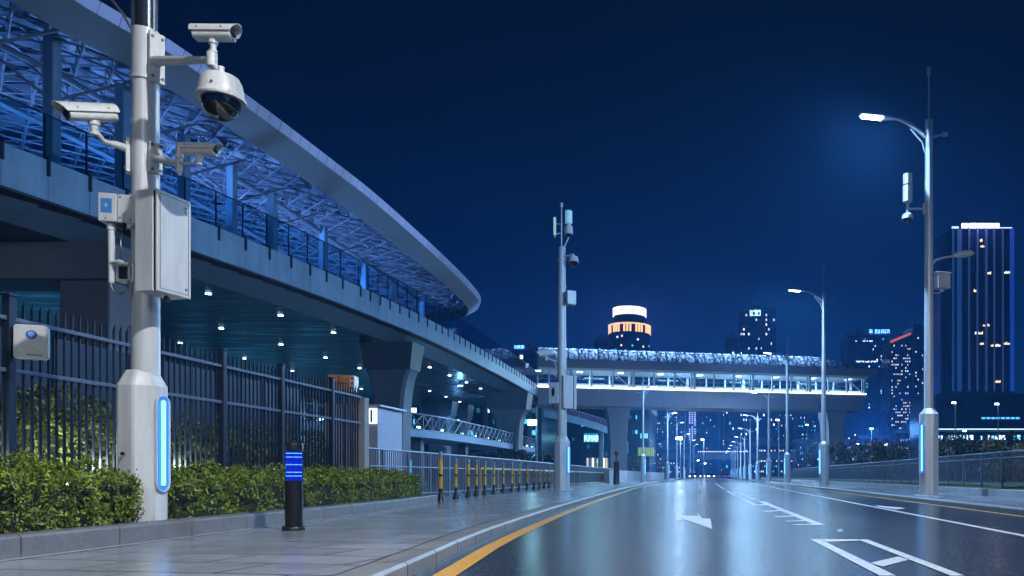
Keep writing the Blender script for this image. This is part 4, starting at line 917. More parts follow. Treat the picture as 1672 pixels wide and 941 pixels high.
# roof skin: many slightly tilted metal and glass panels
sk = MB(); sg = MB()
for yy in np.arange(4, 86, 1.6):
    for k in range(24):
        x0 = -23.5-k*1.6
        if inside(x0, yy+.8) and inside(x0, yy):
            dist = float(np.interp(yy, [r[0] for r in RM if r[0] < 82], [r[1] for r in RM if r[0] < 82]))-x0-1.4; z = cz(x0-.8, yy+.8)+min(2.2, .35+.3*max(0, dist)); tx, ty = random.uniform(-.12, .12), random.uniform(-.12, .12)
            q = sg if random.random() < .22 else sk
            q.add([(x0-.03, yy+.03, z-tx-ty), (x0-1.57, yy+.03, z+tx-ty), (x0-1.57, yy+1.57, z+tx+ty), (x0-.03, yy+1.57, z-tx+ty)], [(0, 1, 2, 3)])
sk.build('roof_panel', mat('roof_metal', (.16, .19, .26), .3, .6, var=.3, vscale=1), cn)
tag(sg.build('glazing', mat('roof_bright_panel', (.65, .7, .8), .25, .2), cn), kind='stuff')
for px in (-60, 85, 200, 300, 378, 445, 528, 595, 645, 690):
    x = -29.6; y = F*29.6/(1163-px)
    t = MB(); t.box(x-.24, x+.24, y-.24, y+.24, ZT-.04, cz(x, y)+.3)
    o = t.build('column', M_fascia, cn, bevel=.05)
    t = MB()
    for s1, s2 in ((-3, 3), (1.6, 3), (-3, -3)): t.tube((x, y, ZT+4.6), (x+s1, y+s2, cz(x+s1, y+s2)), .07, n=6)
    t.build('strut', M_lat, o)
glow_mb = MB(); glow_mb.strip([p+n*-.01+Vector((0, 0, .16)) for p, n in ro], [p+n*.14+Vector((0, 0, -.34)) for p, n in ro]); glow_mb.build('rim_glow', edge_glow(), cn)
# blue uplights added out of sight on the deck to light the canopy
for i, y in enumerate((14, 24, 33, 43, 53, 63, 73)):
    x = de(y)-(17 if y < 40 else 10)
    r = thing('added_uplight', (x, y, ZT-.05), f'blue fill light added out of sight on the deck for the canopy, {ORD[i]} along', 'floodlight', 'added blue fill lights on the deck')
    t = MB(); t.cbox((x, y, ZT+.12), (.7, .7, .3)); t.build('body', M_dark, r)
    t = MB(); t.cbox((x, y, ZT+.285), (.55, .55, .02)); t.build('lens', emi('added_uplight_lens', (.15, .4, 1), 6), r)
    lamp('added_uplight_lamp', 'AREA', (x, y, ZT+.32), 1500 if y < 40 else 2100, (.16, .38, 1), r, .6, .6, (math.pi, 0, 0)).data.spread = R(130)
# terminal hall behind, upper (deck level) and lower storeys
th = thing('terminal_hall', (-50, 60, 0), 'glazed station hall lit blue behind and below the deck', 'station hall')
t = MB(); t.box(-70, -50, -5, 128, 0, 10.55); t.build('lower_wall', mat('hall_wall', (.03, .07, .09), .3, .3, var=.3, vscale=.3), th)
t = MB(); t.box(-70, -44, 12, 84, ZT, 20.0); t.build('upper_wall', mat('hall_dark_glass', (.01, .03, .08), .1, .5, var=.3, vscale=.3), th)
random.seed(3)
t = MB(); t2 = MB()
for k in range(34):
    y = 14+k*2.05
    if random.random() < .55:
        o = MB(); z0 = ZT+random.choice((.3, 1.6)); o.box(-44.0+.01, -43.94, y, y+1.8, z0, z0+random.choice((1.2, 2.4, 3.4))); o.build('window', random.choice((M_blue_w := emi('blue_window', (.03, .16, .8), .9), M_cyan_w, M_blue_w)), th)
for k in range(30):
    y = 36+k*3.05
    o = MB(); o.box(-49.98, -49.9, y, y+2.8, .6, 3.4); o.build('window', random.choice((M_cyan_w, emi('dim_teal', (.02, .16, .26), .7), MATS['dim_teal'], emi('dim_blue', (.01, .07, .2), .8))), th)
    if random.random() < .7:
        o = MB(); o.box(-49.98, -49.9, y, y+2.8, 6.3, 7.4); o.build('window', random.choice((M_cyan_w, MATS['dim_teal'], M_cyan_w)), th)
t = MB()
for k in range(34): t.box(-49.95, -49.7, 34+k*3.05-.1, 34+k*3.05+.1, 0, 10.5)
t.box(-49.95, -49.5, 30, 128, 4.2, 4.8); t.build('mullion', M_pier, th)
for i, (x, y, z) in enumerate(((-26, 79, 10.1), (-27.2, 95, 10.0), (-33, 99, 8))):
    r = thing('flood_lamp', (x, y, z), f'cyan hanging lamp under the deck, {ORD[i]} of three', 'hanging lamp', 'cyan lamps under the deck')
    t = MB(); t.tube((x, y, z), (x, y, ZS), .03, n=6); t.build('hanger', M_dark, r); t = MB(); t.lathe([(.02, z+.2), (.25, z+.12), (.3, z)], (x, y, 0), 16); t.build('lamp_shade', M_pole2, r)
    t = MB(); t.lathe([(.01, z-.02), (.25, z-.02), (.25, z+.02)], (x, y, 0), 16); t.build('lamp_lens', M_cyan_l, r)
    lamp('flood_light', 'POINT', (x, y, z-.25), 500, (.14, .48, 1), r, .25)

# lower ramp with truss parapet
lr = thing('lower_ramp', (-24, 62, 0), 'lower ramp with lattice parapet passing under the curved deck', 'ramp')
LP = smooth_path([(44, -36), (50, -30), (56, -25.5), (62, -23.4), (70, -22.9), (85, -23.2), (104, -24)], 1.5)
t = MB()
LA = [Vector((x, y, 0)) for y, x in LP]
up = lambda z: [p+Vector((0, 0, z)) for p in LA]; inw = lambda z: [p+Vector((-4.5, 1.5, z)) for p in LA]
t.strip(up(3.9), up(4.45)); t.strip(up(4.45), inw(4.45)); t.strip(up(3.9), inw(3.9)); t.strip(inw(3.9), inw(4.45)); t.build('slab', M_fascia, lr)
t = MB()
for a, b in zip(LA[:-1], LA[1:]):
    t.tube(a+Vector((0, 0, 5.75)), b+Vector((0, 0, 5.75)), .07, n=6); t.tube(a+Vector((0, 0, 4.5)), b+Vector((0, 0, 4.5)), .05, n=6)
    t.tube(a+Vector((0, 0, 4.5)), b+Vector((0, 0, 5.75)), .04, n=5); t.tube(b+Vector((0, 0, 4.5)), a+Vector((0, 0, 5.75)), .04, n=5); t.tube(a+Vector((0, 0, 4.5)), a+Vector((0, 0, 5.75)), .05, n=5)
t.build('lattice_parapet', M_lat, lr)
for k in range(2, len(LA), 3):
    p = LA[k]+Vector((-.5, .3, 4.75)); t = MB(); t.cbox(p, (.1, .5, .12)); t.build('deck_light', emi('ramp_led', (.4, .8, 1), 10), lr)
for yy, px in ((64, 736), (75, 0), (90, 0)):
    x = interp(LP, yy)-1.5; t = MB(); t.box(x-.4, x+.4, yy-.4, yy+.4, PL, 3.9); t.build('support', M_pier, lr, bevel=.04)

# white guard booth
gb = thing('guard_booth', (PX(600, 25), 25, PL), 'small white booth with a bright window beyond the fence end', 'booth')
x0, x1 = PX(588, 25.5), PX(617, 25.5); t = MB(); t.box(x0-1.2, x1, 25.5, 27.5, PL, PZ(664, 25.5)); t.build('wall', mat('booth_white', (.42, .46, .58), .5, 0, var=.08), gb, bevel=.02)
t = MB(); t.box(x0-1.3, x1+.12, 25.4, 27.6, PZ(664, 25.5), PZ(661, 25.5)); t.build('roof', M_pole2, gb)
t = MB(); t.box(PX(603, 25.5), PX(616, 25.5), 25.46, 25.5, PZ(692, 25.5), PZ(667, 25.5)); w = t.build('window', emi('booth_window', (.8, .92, 1), 1.7), gb)
t = MB(); t.box(PX(606, 25.5), PX(609, 25.5), 25.44, 25.455, PZ(690, 25.5), PZ(670, 25.5)); t.build('notice', mat('notice_grey', (.2, .2, .22), .5), w)
# thin floodlight mast
Y = 60; X = PX(876, Y); fm = thing('flood_mast', (X, Y, PL), 'thin mast with a dazzling cyan white floodlight left of the middle pole', 'floodlight mast')
t = MB(); t.lathe([(.12, PL), (.07, PZ(662, Y)), (.01, PZ(662, Y))], (X, Y, 0), 12); t.build('mast', M_railp, fm, smooth=True)
c = PT(869, 690, Y-.2); t = MB(); t.cbox(c+Vector((0, .12, 0)), (.75, .2, .5)); t.build('lamp_head', M_dark, fm)
t = MB(); t.cbox(c, (.66, .02, .42)); t.build('lamp_lens', emi('flood_lens', (.4, .85, 1), 60), fm)
lamp('flood_light', 'AREA', c+Vector((0, -.06, 0)), 700, (.3, .75, 1), fm, .6, .4, (R(80), 0, R(20)))

# ------------------------------------------------------------------ footbridge
def footbridge():
    A = Vector((PX(878, 103), 103, 0)); B = Vector((PX(1414, 113), 113, 0)); L = (B-A).length; yaw = math.atan2(B.y-A.y, B.x-A.x)
    r = bpy.data.objects.new('footbridge', None); COL.objects.link(r); r.location = A; r.rotation_euler = (0, 0, yaw); WOFF[r.name] = Vector()
    tag(r, 'covered footbridge crossing the road with lit glazed sides', 'footbridge')
    D = 5.5; z0, z1, z2, z3, z4 = 10.35, 12.75, 15.4, 16.5, 18.2
    b = lambda mb, n, m, p=r, **k: mb.build(n, m, p, world=False, **k)
    M_gir = mat('girder_panel', (.33, .32, .37), .45, .1, var=.08, vscale=.5)
    M_lit = mat('lit_white_frame', (.82, .84, .88), .35, .1)
    # girder panels with joints
    t = MB(); u = 0.0; e = L
    while u < e-1.3:
        v = min(u+2.85, e-1.3 if e-1.3-u < 3.6 else u+2.85)
        t.box(u+.015, v-.015, 0, D, z0, z1); u = v
    t.add([(u, 0, z0), (e-.9, 0, z0), (e+.05, 0, z1), (u, 0, z1), (u, D, z0), (e-.9, D, z0), (e+.05, D, z1), (u, D, z1)], [(0, 1, 2, 3), (7, 6, 5, 4), (1, 5, 6, 2), (3, 2, 6, 7), (0, 4, 5, 1)])
    b(t, 'girder', M_gir)
    t = MB(); t.box(0, e-1.5, .05, D-.05, z0+.05, z1-.05); b(t, 'girder_core', M_dark)
    t = MB(); t.box(0, e+.05, -.06, .1, z1, z1+.16); t.box(0, e+.05, D-.1, D+.06, z1, z1+.16); b(t, 'light_strip', emi('bridge_strip', (.8, .9, 1), 5.0))
    # floor-level glowing kick panel
    t = MB(); t.box(0, e, .12, .16, z1+.16, z1+.5); b(t, 'kick_panel', emi('kick_glow', (.62, .78, 1), 1.3))
    # posts
    n = 18; 
    for k in range(n+1):
        u = e-.15-k*2.85
        if u < 0: break
        for v in (0.05, D-.05):
            w = .18 if k % 3 == 0 else .1
            t = MB(); t.box(u-w, u+w, v-.1, v+.1, z1+.16, z2-.1)
            if k % 3 == 0 and v < 1: t.box(u-w-.35, u-w-.18, v-.1, v+.1, z1+.16, z2-.1)
            b(t, 'post', M_lit)
        if k % 3 == 1: t = MB(); t.tube((u-.1, .05, z2-.2), (u+2.3, .05, z1+.3), .07, n=6); b(t, 'brace', M_lit)
        if k % 2 == 0:
            t = MB(); t.box(u-1.9, u-1.1, 2.2, 3.3, z2-.16, z2-.1); b(t, 'ceiling_light', emi('bridge_ceiling', (.85, .93, 1), 5))
    t = MB(); t.box(0, e, .02, .06, z1+.5, z2-.1); t.box(0, e, D-.06, D-.02, z1+.2, z2-.1); b(t, 'glazing', M_gl)
    t = MB(); t.box(0, e, -.05, .12, z2-.22, z2-.1); t.box(0, e, D-.12, D+.05, z2-.22, z2-.1); b(t, 'window_head', M_lit)
    t = MB(); t.box(0, e, .2, D-.2, z1+.0, z1+.1); b(t, 'walkway', M_conc)
    t = MB(); t.box(0, e, -.1, D+.1, z2-.1, z2); b(t, 'ceiling', M_lit)
    # interior handrail & a few slanted panels
    t = MB(); t.tube((0, .35, z1+1.2), (e, .35, z1+1.2), .04, n=6); t.tube((0, D-.35, z1+1.2), (e, D-.35, z1+1.2), .04, n=6); b(t, 'handrail', M_steel)
    # roof band
    t = MB(); u = 0
    while u < e-.7:
        v = min(u+2.85, e-.6)
        t.box(u+.01, v-.01, -.7, D+.7, z2, z3); u = v
    t.add([(u, -.7, z2), (e+.9, -.7, z2), (e+1.6, -.7, z3), (u, -.7, z3), (u, D+.7, z2), (e+.9, D+.7, z2), (e+1.6, D+.7, z3), (u, D+.7, z3)], [(0, 1, 2, 3), (7, 6, 5, 4), (1, 5, 6, 2), (3, 2, 6, 7), (0, 4, 5, 1)])
    b(t, 'roof_band', M_gir)
    # vaulted glass roof with curved ribs
    def hp(u): return (z4-z3)*(1 if u < e-7.5 else max(.03, 1-((u-(e-7.5))/8.6)**1.3))
    def vp(u, a): return Vector((u, D/2-(D/2+.3)*math.cos(a), z3+.02+hp(u)*1.15*math.sin(a)))
    gl = MB(); AS = [math.pi*k/8 for k in range(9)]; us = list(np.arange(0, e+.9, 1.35))
    for u0, u1 in zip(us[:-1], us[1:]): gl.strip([vp(u0, a) for a in AS], [vp(u1, a) for a in AS])
    vm = bpy.data.materials.new('frosted_vault'); vm.use_nodes = True; vn = vm.node_tree; vn.nodes.clear()
    vo = vn.nodes.new('ShaderNodeOutputMaterial'); v1 = vn.nodes.new('ShaderNodeBsdfTranslucent'); v2 = vn.nodes.new('ShaderNodeBsdfTransparent'); v3 = vn.nodes.new('ShaderNodeMixShader'); vx = vn.nodes.new('ShaderNodeTexNoise'); vr = vn.nodes.new('ShaderNodeMapRange'); vt = vn.nodes.new('ShaderNodeTexCoord')
    v1.inputs[0].default_value = (.36, .46, .62, 1); v2.inputs[0].default_value = (.6, .75, .9, 1); vx.inputs['Scale'].default_value = 2.2; vx.inputs['Detail'].default_value = 4
    vn.links.new(vt.outputs['Object'], vx.inputs['Vector']); vn.links.new(vx.outputs['Fac'], vr.inputs[0]); vr.inputs[1].default_value = .42; vr.inputs[2].default_value = .6; vr.inputs[3].default_value = .12; vr.inputs[4].default_value = .9
    vn.links.new(vr.outputs[0], v3.inputs[0]); vn.links.new(v1.outputs[0], v3.inputs[1]); vn.links.new(v2.outputs[0], v3.inputs[2]); vn.links.new(v3.outputs[0], vo.inputs[0])
    b(gl, 'vault_glass', vm, smooth=True)
    rb = MB()
    for i, u in enumerate(us[:-2]):
        rb.pipe([vp(u, a)+Vector((0, 0, .03)) for a in AS], .085, 5)
        if i % 2 == 0: rb.pipe([vp(min(u+(2.4*k/8), e+.8), a)+Vector((0, 0, .03)) for k, a in enumerate(AS)], .07, 5)
        else: rb.pipe([vp(min(u+(2.4*(8-k)/8), e+.8), a)+Vector((0, 0, .03)) for k, a in enumerate(AS)], .07, 5)
    for a in AS[::2]: rb.pipe([vp(u, a)+Vector((0, 0, .03)) for u in us], .04, 5)
    b(rb, 'vault_rib', M_railp, smooth=True)
    t = MB(); t.box(.5, e-7, D/2-.6, D/2+.6, z3+.005, z3+.06); b(t, 'vault_light', emi('vault_led', (.4, .66, 1), 26))
    # piers
    for (u, w) in (((PX(1012, 106)-A.x)/math.cos(yaw), 2.7), ((PX(1370, 112)-A.x)/math.cos(yaw), 2.6)):
        t = MB(); vs = []
        for z, h in ((PL, w*.42), (5.5, w*.43), (8.2, w*.48), (z0-.01, w*.62)):
            for s1, s2 in ((-h, .9), (h, .9), (h, D-.9), (-h, D-.9)): vs.append((u+s1, s2, z))
        t.add(vs, [(i*4+k, i*4+(k+1) % 4, i*4+4+(k+1) % 4, i*4+4+k) for i in range(3) for k in range(4)]); b(t, 'pier', mat('bridge_pier', (.30, .30, .33), .55, 0, var=.12, vscale=.5), bevel=.1)
    # soffit lights wash
    for k in range(4):
        lo = lamp('bridge_lamp', 'AREA', (8+k*11, D/2, z2-.3), 12000, (.6, .84, 1), None, 3, 1.5); lo.parent = r
        lo = lamp('vault_lamp', 'AREA', (6+k*10, D/2, z3+.12), 380, (.45, .7, 1), None, 6, 1.0, (math.pi, 0, 0)); lo.parent = r
footbridge()

# ------------------------------------------------------------------ city
M_tow = brickmat('tower_facade', (.035, .05, .085), (.045, .06, .10), (.015, .02, .035), 3.0, 3.2, .35, .3, .1, off=0, rot=(R(90), 0, 0), nvar=.2, vscale=.05, metal=.2)
M_tow2 = brickmat('tower_facade_dark', (.02, .035, .07), (.028, .045, .085), (.06, .08, .13), 2.2, 3.4, .18, .22, .08, off=0, rot=(R(90), 0, 0), nvar=.2, vscale=.05, metal=.3)
def windows(r, x0, x1, yf, z0, z1, nx, nz, dens, mats, w=.55, h=.5, big=24, side=None):
    cells = [(i, k) for i in range(nx) for k in range(nz) if random.random() < dens]
    random.shuffle(cells); dx = (x1-x0)/nx; dz = (z1-z0)/nz
    st = {}
    for j, (i, k) in enumerate(cells):
        ca, cb_ = x0+(i+.5)*dx, z0+(k+.5)*dz
        o = MB() if j < big else st.setdefault(random.randrange(len(mats)), MB())
        ww = w*random.choice((1, 1, .6)); o.box(ca-dx*ww/2, ca+dx*ww/2, yf-.12, yf-.02, cb_-dz*h/2, cb_+dz*h/2)
        if j < big: o.build('window', random.choice(mats), r)
    for q, mb in st.items(): tag(mb.build('lit_window', mats[q], r), kind='stuff')
def tower(name, px0, px1, pt, Y, label, depth=20, m=None, dens=.12, mats=None, nx=None, nz=None, big=20, pb=None, steps=None, w=.55, h=.45):
    x0, x1 = PX(px0, Y), PX(px1, Y); zt = PZ(pt, Y)
    r = thing(name, ((x0+x1)/2, Y, 0), label, 'building')
    t = MB(); t.box(x0, x1, Y, Y+depth, 0, zt); t.build('wall', m or M_tow, r)
    t = MB(); t.box(x0-.3, x1+.3, Y-.3, Y+depth+.3, zt, zt+1.2); t.box(x0+(x1-x0)*.3, x0+(x1-x0)*.6, Y+2, Y+8, zt+1.2, zt+4); t.build('roof', M_pier, r)
    nx = nx or max(4, int((x1-x0)/3)); nz = nz or max(3, int(zt/3.4))
    windows(r, x0+.5, x1-.5, Y, 1.5, zt-1, nx, nz, dens, mats or [M_cool_w, M_cool_w, M_cyan_w, M_lav_w, M_warm_w], big=big, w=w, h=h)
    return r, x0, x1, zt
def glyph_sign(r, xa, xb, z0, z1, yf, n, m, name='rooftop_sign'):
    """block characters built from strokes, like distant rooftop lettering"""
    random.seed(int(xa*10)+n); cw = (xb-xa)/n; s = (z1-z0)
    for i in range(n):
        a = xa+i*cw+cw*.08; b_ = xa+(i+1)*cw-cw*.08; t = MB(); w = min(cw, s)*.13
        for zz in random.sample([0, .25, .5, .75, 1], 3): t.box(a, b_, yf-.3, yf-.1, z0+(s-w)*zz, z0+(s-w)*zz+w)
        for u in random.sample([0, .33, .66, 1], 2): t.box(a+(b_-a-w)*u, a+(b_-a-w)*u+w, yf-.33, yf-.08, z0, z1)
        t.build(name, m, r)
random.seed(21)
# round tower
Y = 520; s = F/Y; c = PX(1028, Y); rt = thing('round_tower', (c, Y, 0), 'round tower with glowing white crown and gold band', 'building')
zz = lambda py: PZ(py, Y)
t = MB(); t.lathe([(35/s, 0), (35/s, zz(549)), (33/s, zz(549)), (33/s, zz(532)), (27/s, zz(531)), (26/s, zz(519)), (24/s, zz(507)), (.1, zz(507))], (c, Y, 0), 48); t.build('wall', mat('round_facade', (.03, .045, .10), .3, .3, var=.3, vscale=.15), rt, smooth=True, ang=30)
for (ra, za, zb_, m, nn) in ((26.5, 518, 507.5, M_crown, 56), (34, 547, 535, M_gold, 44)):
    t = MB()
    for k in range(nn):
        a = 2*math.pi*k/nn
        if m is M_gold and k % 4 == 3: continue
        t.cbox((c+ra/s*math.cos(a), Y+ra/s*math.sin(a), (zz(za)+zz(zb_))/2), (.5, 2*math.pi*ra/s/nn*.66, zz(zb_)-zz(za)), a)
    t.build('crown_light' if m is M_crown else 'gold_light', m, rt)
    t = MB(); t.lathe([(ra/s+.3, zz(zb_)), (ra/s+.3, zz(zb_)+.9), (ra/s-1, zz(zb_)+.9)], (c, Y, 0), 48); t.build('ring_light', m, rt)
for k in range(60):
    a = random.uniform(math.pi*1.08, math.pi*1.92); z = random.uniform(zz(700), zz(553)); t = MB(); t.cbox((c+35.1/s*math.cos(a), Y+35.1/s*math.sin(a), z), (.3, 1.1, 1.2), a); t.build('window', random.choice((M_cool_w, M_cyan_w, M_warm_w)), rt)
t = MB(); t.tube((c, Y, zz(507)), (c, Y, zz(494)), .4, .1); t.build('mast', M_steel, rt)
tower('tower_block', 970, 994, 556, 500, 'dark slim block with red roof lights left of the round tower', dens=.05, mats=[M_red_l, M_cool_w])
r, x0, x1, zt = tower('office_tower', 1207, 1267, 508, 450, 'dark office tower with blue white rooftop characters behind the footbridge', m=M_tow2, dens=.14, nx=14, nz=34, big=40, mats=[M_cool_w, M_cool_w, M_lav_w])
glyph_sign(r, PX(1224, 450), PX(1242, 450), PZ(516, 450), PZ(507, 450), 449.5, 3, emi('sign_ice', (.35, .7, 1), 5))
t = MB(); t.tube((PX(1229, 455), 455, zt), (PX(1229, 455), 455, PZ(494, 455)), .25); t.tube((PX(1234, 455), 455, zt), (PX(1234, 455), 455, PZ(494, 455)), .25); t.build('mast', M_steel, r)
tower('tower_block', 1183, 1206, 552, 470, 'low dark block attached left of the office tower', dens=.08, mats=[M_cool_w, M_cyan_w])
r, x0, x1, zt = tower('office_tower', 1383, 1452, 548, 400, 'dark slab tower with bright blue white sign on its roof edge', m=M_tow2, dens=.05, nx=20, nz=40, big=40, mats=[M_cool_w, M_cyan_w])
glyph_sign(r, PX(1418, 400), PX(1424, 400), PZ(545, 400), PZ(539, 400), 399, 1, M_blue_s); glyph_sign(r, PX(1427, 400), PX(1452, 400), PZ(545, 400), PZ(539, 400), 399, 5, M_blue_s)
random.seed(5)
for py_, a, b in ((558, 1397, 1425), (591, 1398, 1437), (592, 1400, 1430)):
    for k in range(14):
        if random.random() < .7:
            x = PX(a+(b-a)*k/14, 400); t = MB(); t.box(x, x+.55, 399.8, 399.95, PZ(py_, 400), PZ(py_-1.6, 400)); t.build('window', M_cool_w, r)
t = MB(); glyph_sign(r, PX(1437, 400), PX(1453, 400), PZ(643, 400), PZ(637.5, 400), 399, 4, emi('sign_cyan', (.25, .7, 1), 5), 'wall_sign')
Y5 = 370; r5 = thing('residential_tower', (PX(1480, Y5), Y5, 0), 'grey residential tower with slanting red sign line', 'building')
t = MB(); t.add([(PX(1453, Y5), Y5, 0), (PX(1489, Y5), Y5, 0), (PX(1489, Y5), Y5, PZ(540, Y5)), (PX(1453, Y5), Y5, PZ(556, Y5)), (PX(1453, Y5), Y5+18, 0), (PX(1489, Y5), Y5+18, 0), (PX(1489, Y5), Y5+18, PZ(540, Y5)), (PX(1453, Y5), Y5+18, PZ(556, Y5))], [(0, 1, 2, 3), (3, 2, 6, 7), (0, 3, 7, 4), (1, 5, 6, 2), (7, 6, 5, 4)]); t.build('wall', M_tow, r5)
t = MB(); t.box(PX(1489, Y5)+.05, PX(1540, Y5), Y5-2, Y5+18, 0, PZ(532, Y5)); t.build('side_wing', M_tow, r5)
for k in range(11):
    px = 1454+k*3.1; t = MB(); x = PX(px, Y5); z = PZ(556.5-(px-1453)*.42, Y5); t.box(x, x+.7, Y5-.3, Y5-.05, z-1.2, z); t.build('sign_letter', M_red_l, r5)
windows(r5, PX(1455, Y5), PX(1487, Y5), Y5, 3, PZ(562, Y5), 10, 40, .26, [M_cool_w, M_lav_w, M_cool_w, M_warm_w], big=40, w=.4, h=.4)
windows(r5, PX(1492, Y5), PX(1535, Y5), Y5-2, 3, PZ(545, Y5), 12, 40, .06, [M_cool_w, M_warm_w], big=10, w=.4, h=.4)
# big right tower
Y6 = 228; r6 = thing('office_tower', (PX(1600, Y6), Y6, 0), 'tall blue glass tower with glowing white roof sign at the right edge', 'building')
a, b = PX(1553, Y6), PX(1656, Y6); zt = PZ(372, Y6)
t = MB(); t.box(a, b, Y6, Y6+14, 0, zt); t.build('wall', brickmat('glass_tower', (.010, .022, .06), (.014, .03, .075), (.004, .008, .02), 1.6, 3.6, .12, .12, .05, off=0, rot=(R(90), 0, 0), metal=.4, nvar=.3, vscale=.08), r6)
t = MB(); t.box(PX(1541, Y6), a-.05, Y6+3, Y6+17, 0, PZ(377, Y6)); t.build('side_wing', brickmat('glass_tower_side', (.02, .04, .10), (.025, .05, .12), (.01, .015, .03), 1.6, 3.6, .12, .2, .05, off=0, rot=(R(90), 0, 0), metal=.2), r6)
for px, w, mm in ((1556, .5, 1), (1566, 1.3, 1), (1582, .45, 2), (1595.5, .45, 2), (1610, .6, 2), (1623, .45, 2), (1637, .4, 2), (1652, 1.1, 0)):
    x = PX(px, Y6); t = MB(); t.box(x-w/2, x+w/2, Y6-.5, Y6-.02, 26 if 1 else 0, zt-.3); t.build('light_fin', (emi('fin_blue', (.01, .09, .7), .45), emi('fin_mid', (.02, .12, .45), .35), emi('fin_pale', (.06, .12, .38), .32))[mm], r6)
for k, (p, q) in enumerate(((1570, 1580), (1582, 1594.5), (1596.5, 1607.5), (1609, 1622), (1623.5, 1631))):
    x, x_ = PX(p, Y6), PX(q, Y6); t = MB(); t.box(x, x_, Y6-.4, Y6+.1, PZ(373, Y6), PZ(371.8, Y6)); t.box(x, x_, Y6-.4, Y6+.1, PZ(366.5, Y6), PZ(365.3, Y6))
    for j in range(5): xx = x+(x_-x-.25)*j/4; t.box(xx, xx+.25+.1*(j % 2), Y6-.42, Y6+.1, PZ(371.8, Y6)+.01, PZ(366.5, Y6)-.01)
    t.build('sign_letter', M_crown, r6)
    t = MB(); t.box(x+.1, x_-.1, Y6+.12, Y6+.2, PZ(372, Y6), PZ(366.5, Y6)); t.build('sign_panel', emi('sign_back', (.6, .6, 1), .9), r6)
t = MB(); t.box(PX(1631, Y6), PX(1652, Y6), Y6-.3, Y6, PZ(373, Y6), PZ(371.9, Y6)); t.box(PX(1554, Y6), PX(1565, Y6), Y6-.3, Y6, PZ(373.5, Y6), PZ(370.5, Y6)); t.build('edge_light', emi('edge_ice', (.5, .7, 1), 2), r6)
random.seed(9)
for (px, py_, n) in ((1612, 448, 3), (1640, 447, 5), (1590, 477, 3), (1605, 533, 5), (1592, 546, 6), (1636, 563, 7), (1618, 566, 5), (1623, 625, 5), (1600, 395, 2), (1601, 404, 3), (1625, 566, 4), (1600, 563, 3)):
    for k in range(n):
        x = PX(px+k*2.2, Y6); t = MB(); t.box(x, x+.3, Y6-.1, Y6-.02, PZ(py_, Y6), PZ(py_, Y6)+random.uniform(.4, .8)); t.build('window', random.choice((M_warm_w, M_cool_w, M_warm_w)), r6)
pd = thing('podium_building', (PX(1620, 190), 190, 0), 'wide low glass podium below the tall blue tower', 'building')
t = MB(); t.box(PX(1528, 190), PX(1800, 190), 190, 215, 0, PZ(643, 190)); t.build('wall', brickmat('podium_glass', (.025, .05, .11), (.03, .06, .13), (.05, .07, .13), 3.3, 5.2, .25, .2, .05, off=0, rot=(R(90), 0, 0), metal=.2), pd)
t = MB(); t.box(PX(1520, 185), PX(1800, 185), 183, 190, PZ(703, 185), PZ(701, 185)); t.build('terrace', M_conc, pd)
t = MB(); t.box(PX(1520, 183), PX(1800, 183), 182.8, 182.95, PZ(701.6, 183), PZ(700.3, 183)); t.build('terrace_light', emi('terrace_led', (.5, .85, 1), 2.2), pd)
for k in range(26):
    x = PX(1534+k*6, 188); t = MB()
    if random.random() < .75: t.box(x, x+random.uniform(.3, .8), 189.8, 189.95, PZ(718, 189), PZ(712-random.random()*2, 189)); t.build('shopfront', random.choice((emi('shop_cyan', (.2, .75, 1), 3), M_cool_w, M_cyan_w)), pd)
for k in range(8):
    x = PX(1605+k*8, 189); t = MB(); t.box(x, x+.9, 189.8, 189.95, PZ(684, 189), PZ(681, 189)); t.build('window', M_cyan_w, pd)

# blocks seen under and beside the bridge
random.seed(33)
allw = [M_cool_w, M_cyan_w, M_cyan_w, M_lav_w, M_cool_w]
tower('tower_block', 1060, 1118, 600, 560, 'blue grey block under the left half of the footbridge', dens=.14, mats=allw, nx=20, nz=36, big=20, w=.4, h=.4)
r, x0, x1, zt = tower('tower_block', 1120, 1172, 590, 640, 'block with a bright lavender window column seen under the footbridge', dens=.05, mats=allw, nx=16, nz=36, big=14, w=.4, h=.4)
for k in range(17):
    for j in range(3):
        if random.random() < .8:
            x = PX(1125+j*4.3, 640); z = PZ(719-k*3.4, 640); t = MB(); t.box(x, x+1.2, 639.6, 639.9, z, z+.9); t.build('window', M_lav_w, r)
tower('tower_block', 1176, 1235, 615, 600, 'wide dark block right of the lavender window column', dens=.10, mats=allw, nx=20, nz=30, big=20, w=.4, h=.4)
tower('tower_block', 1238, 1300, 640, 520, 'dark block behind the right hand lamps under the footbridge', dens=.10, mats=allw, nx=20, nz=24, big=20, w=.4, h=.4)
tower('tower_block', 1302, 1345, 676, 430, 'low block left of the right hand bridge pier', dens=.16, mats=allw, nx=14, nz=14, big=20, w=.4, h=.4)
tower('tower_block', 1346, 1384, 690, 420, 'low block behind the right hand bridge pier', dens=.12, mats=allw, nx=14, nz=12, big=20, w=.4, h=.4)
for (a, b, pt, Y, lab) in ((1300, 1400, 722, 300, 'long low lit building behind the right hand railing'), (1402, 1460, 716, 290, 'low lit building below the slab tower'), (1462, 1526, 708, 280, 'low lit building left of the podium'), (1210, 1296, 728, 330, 'low lit building behind the row of lamps'), (1060, 1130, 735, 320, 'low lit building beyond the left lamps')):
    tower('low_building', a, b, pt, Y, lab, depth=12, dens=.30, mats=[M_cool_w, M_cyan_w, M_lav_w, M_warm_w, M_cyan_w], nx=30, nz=5, big=30, w=.5, h=.3)
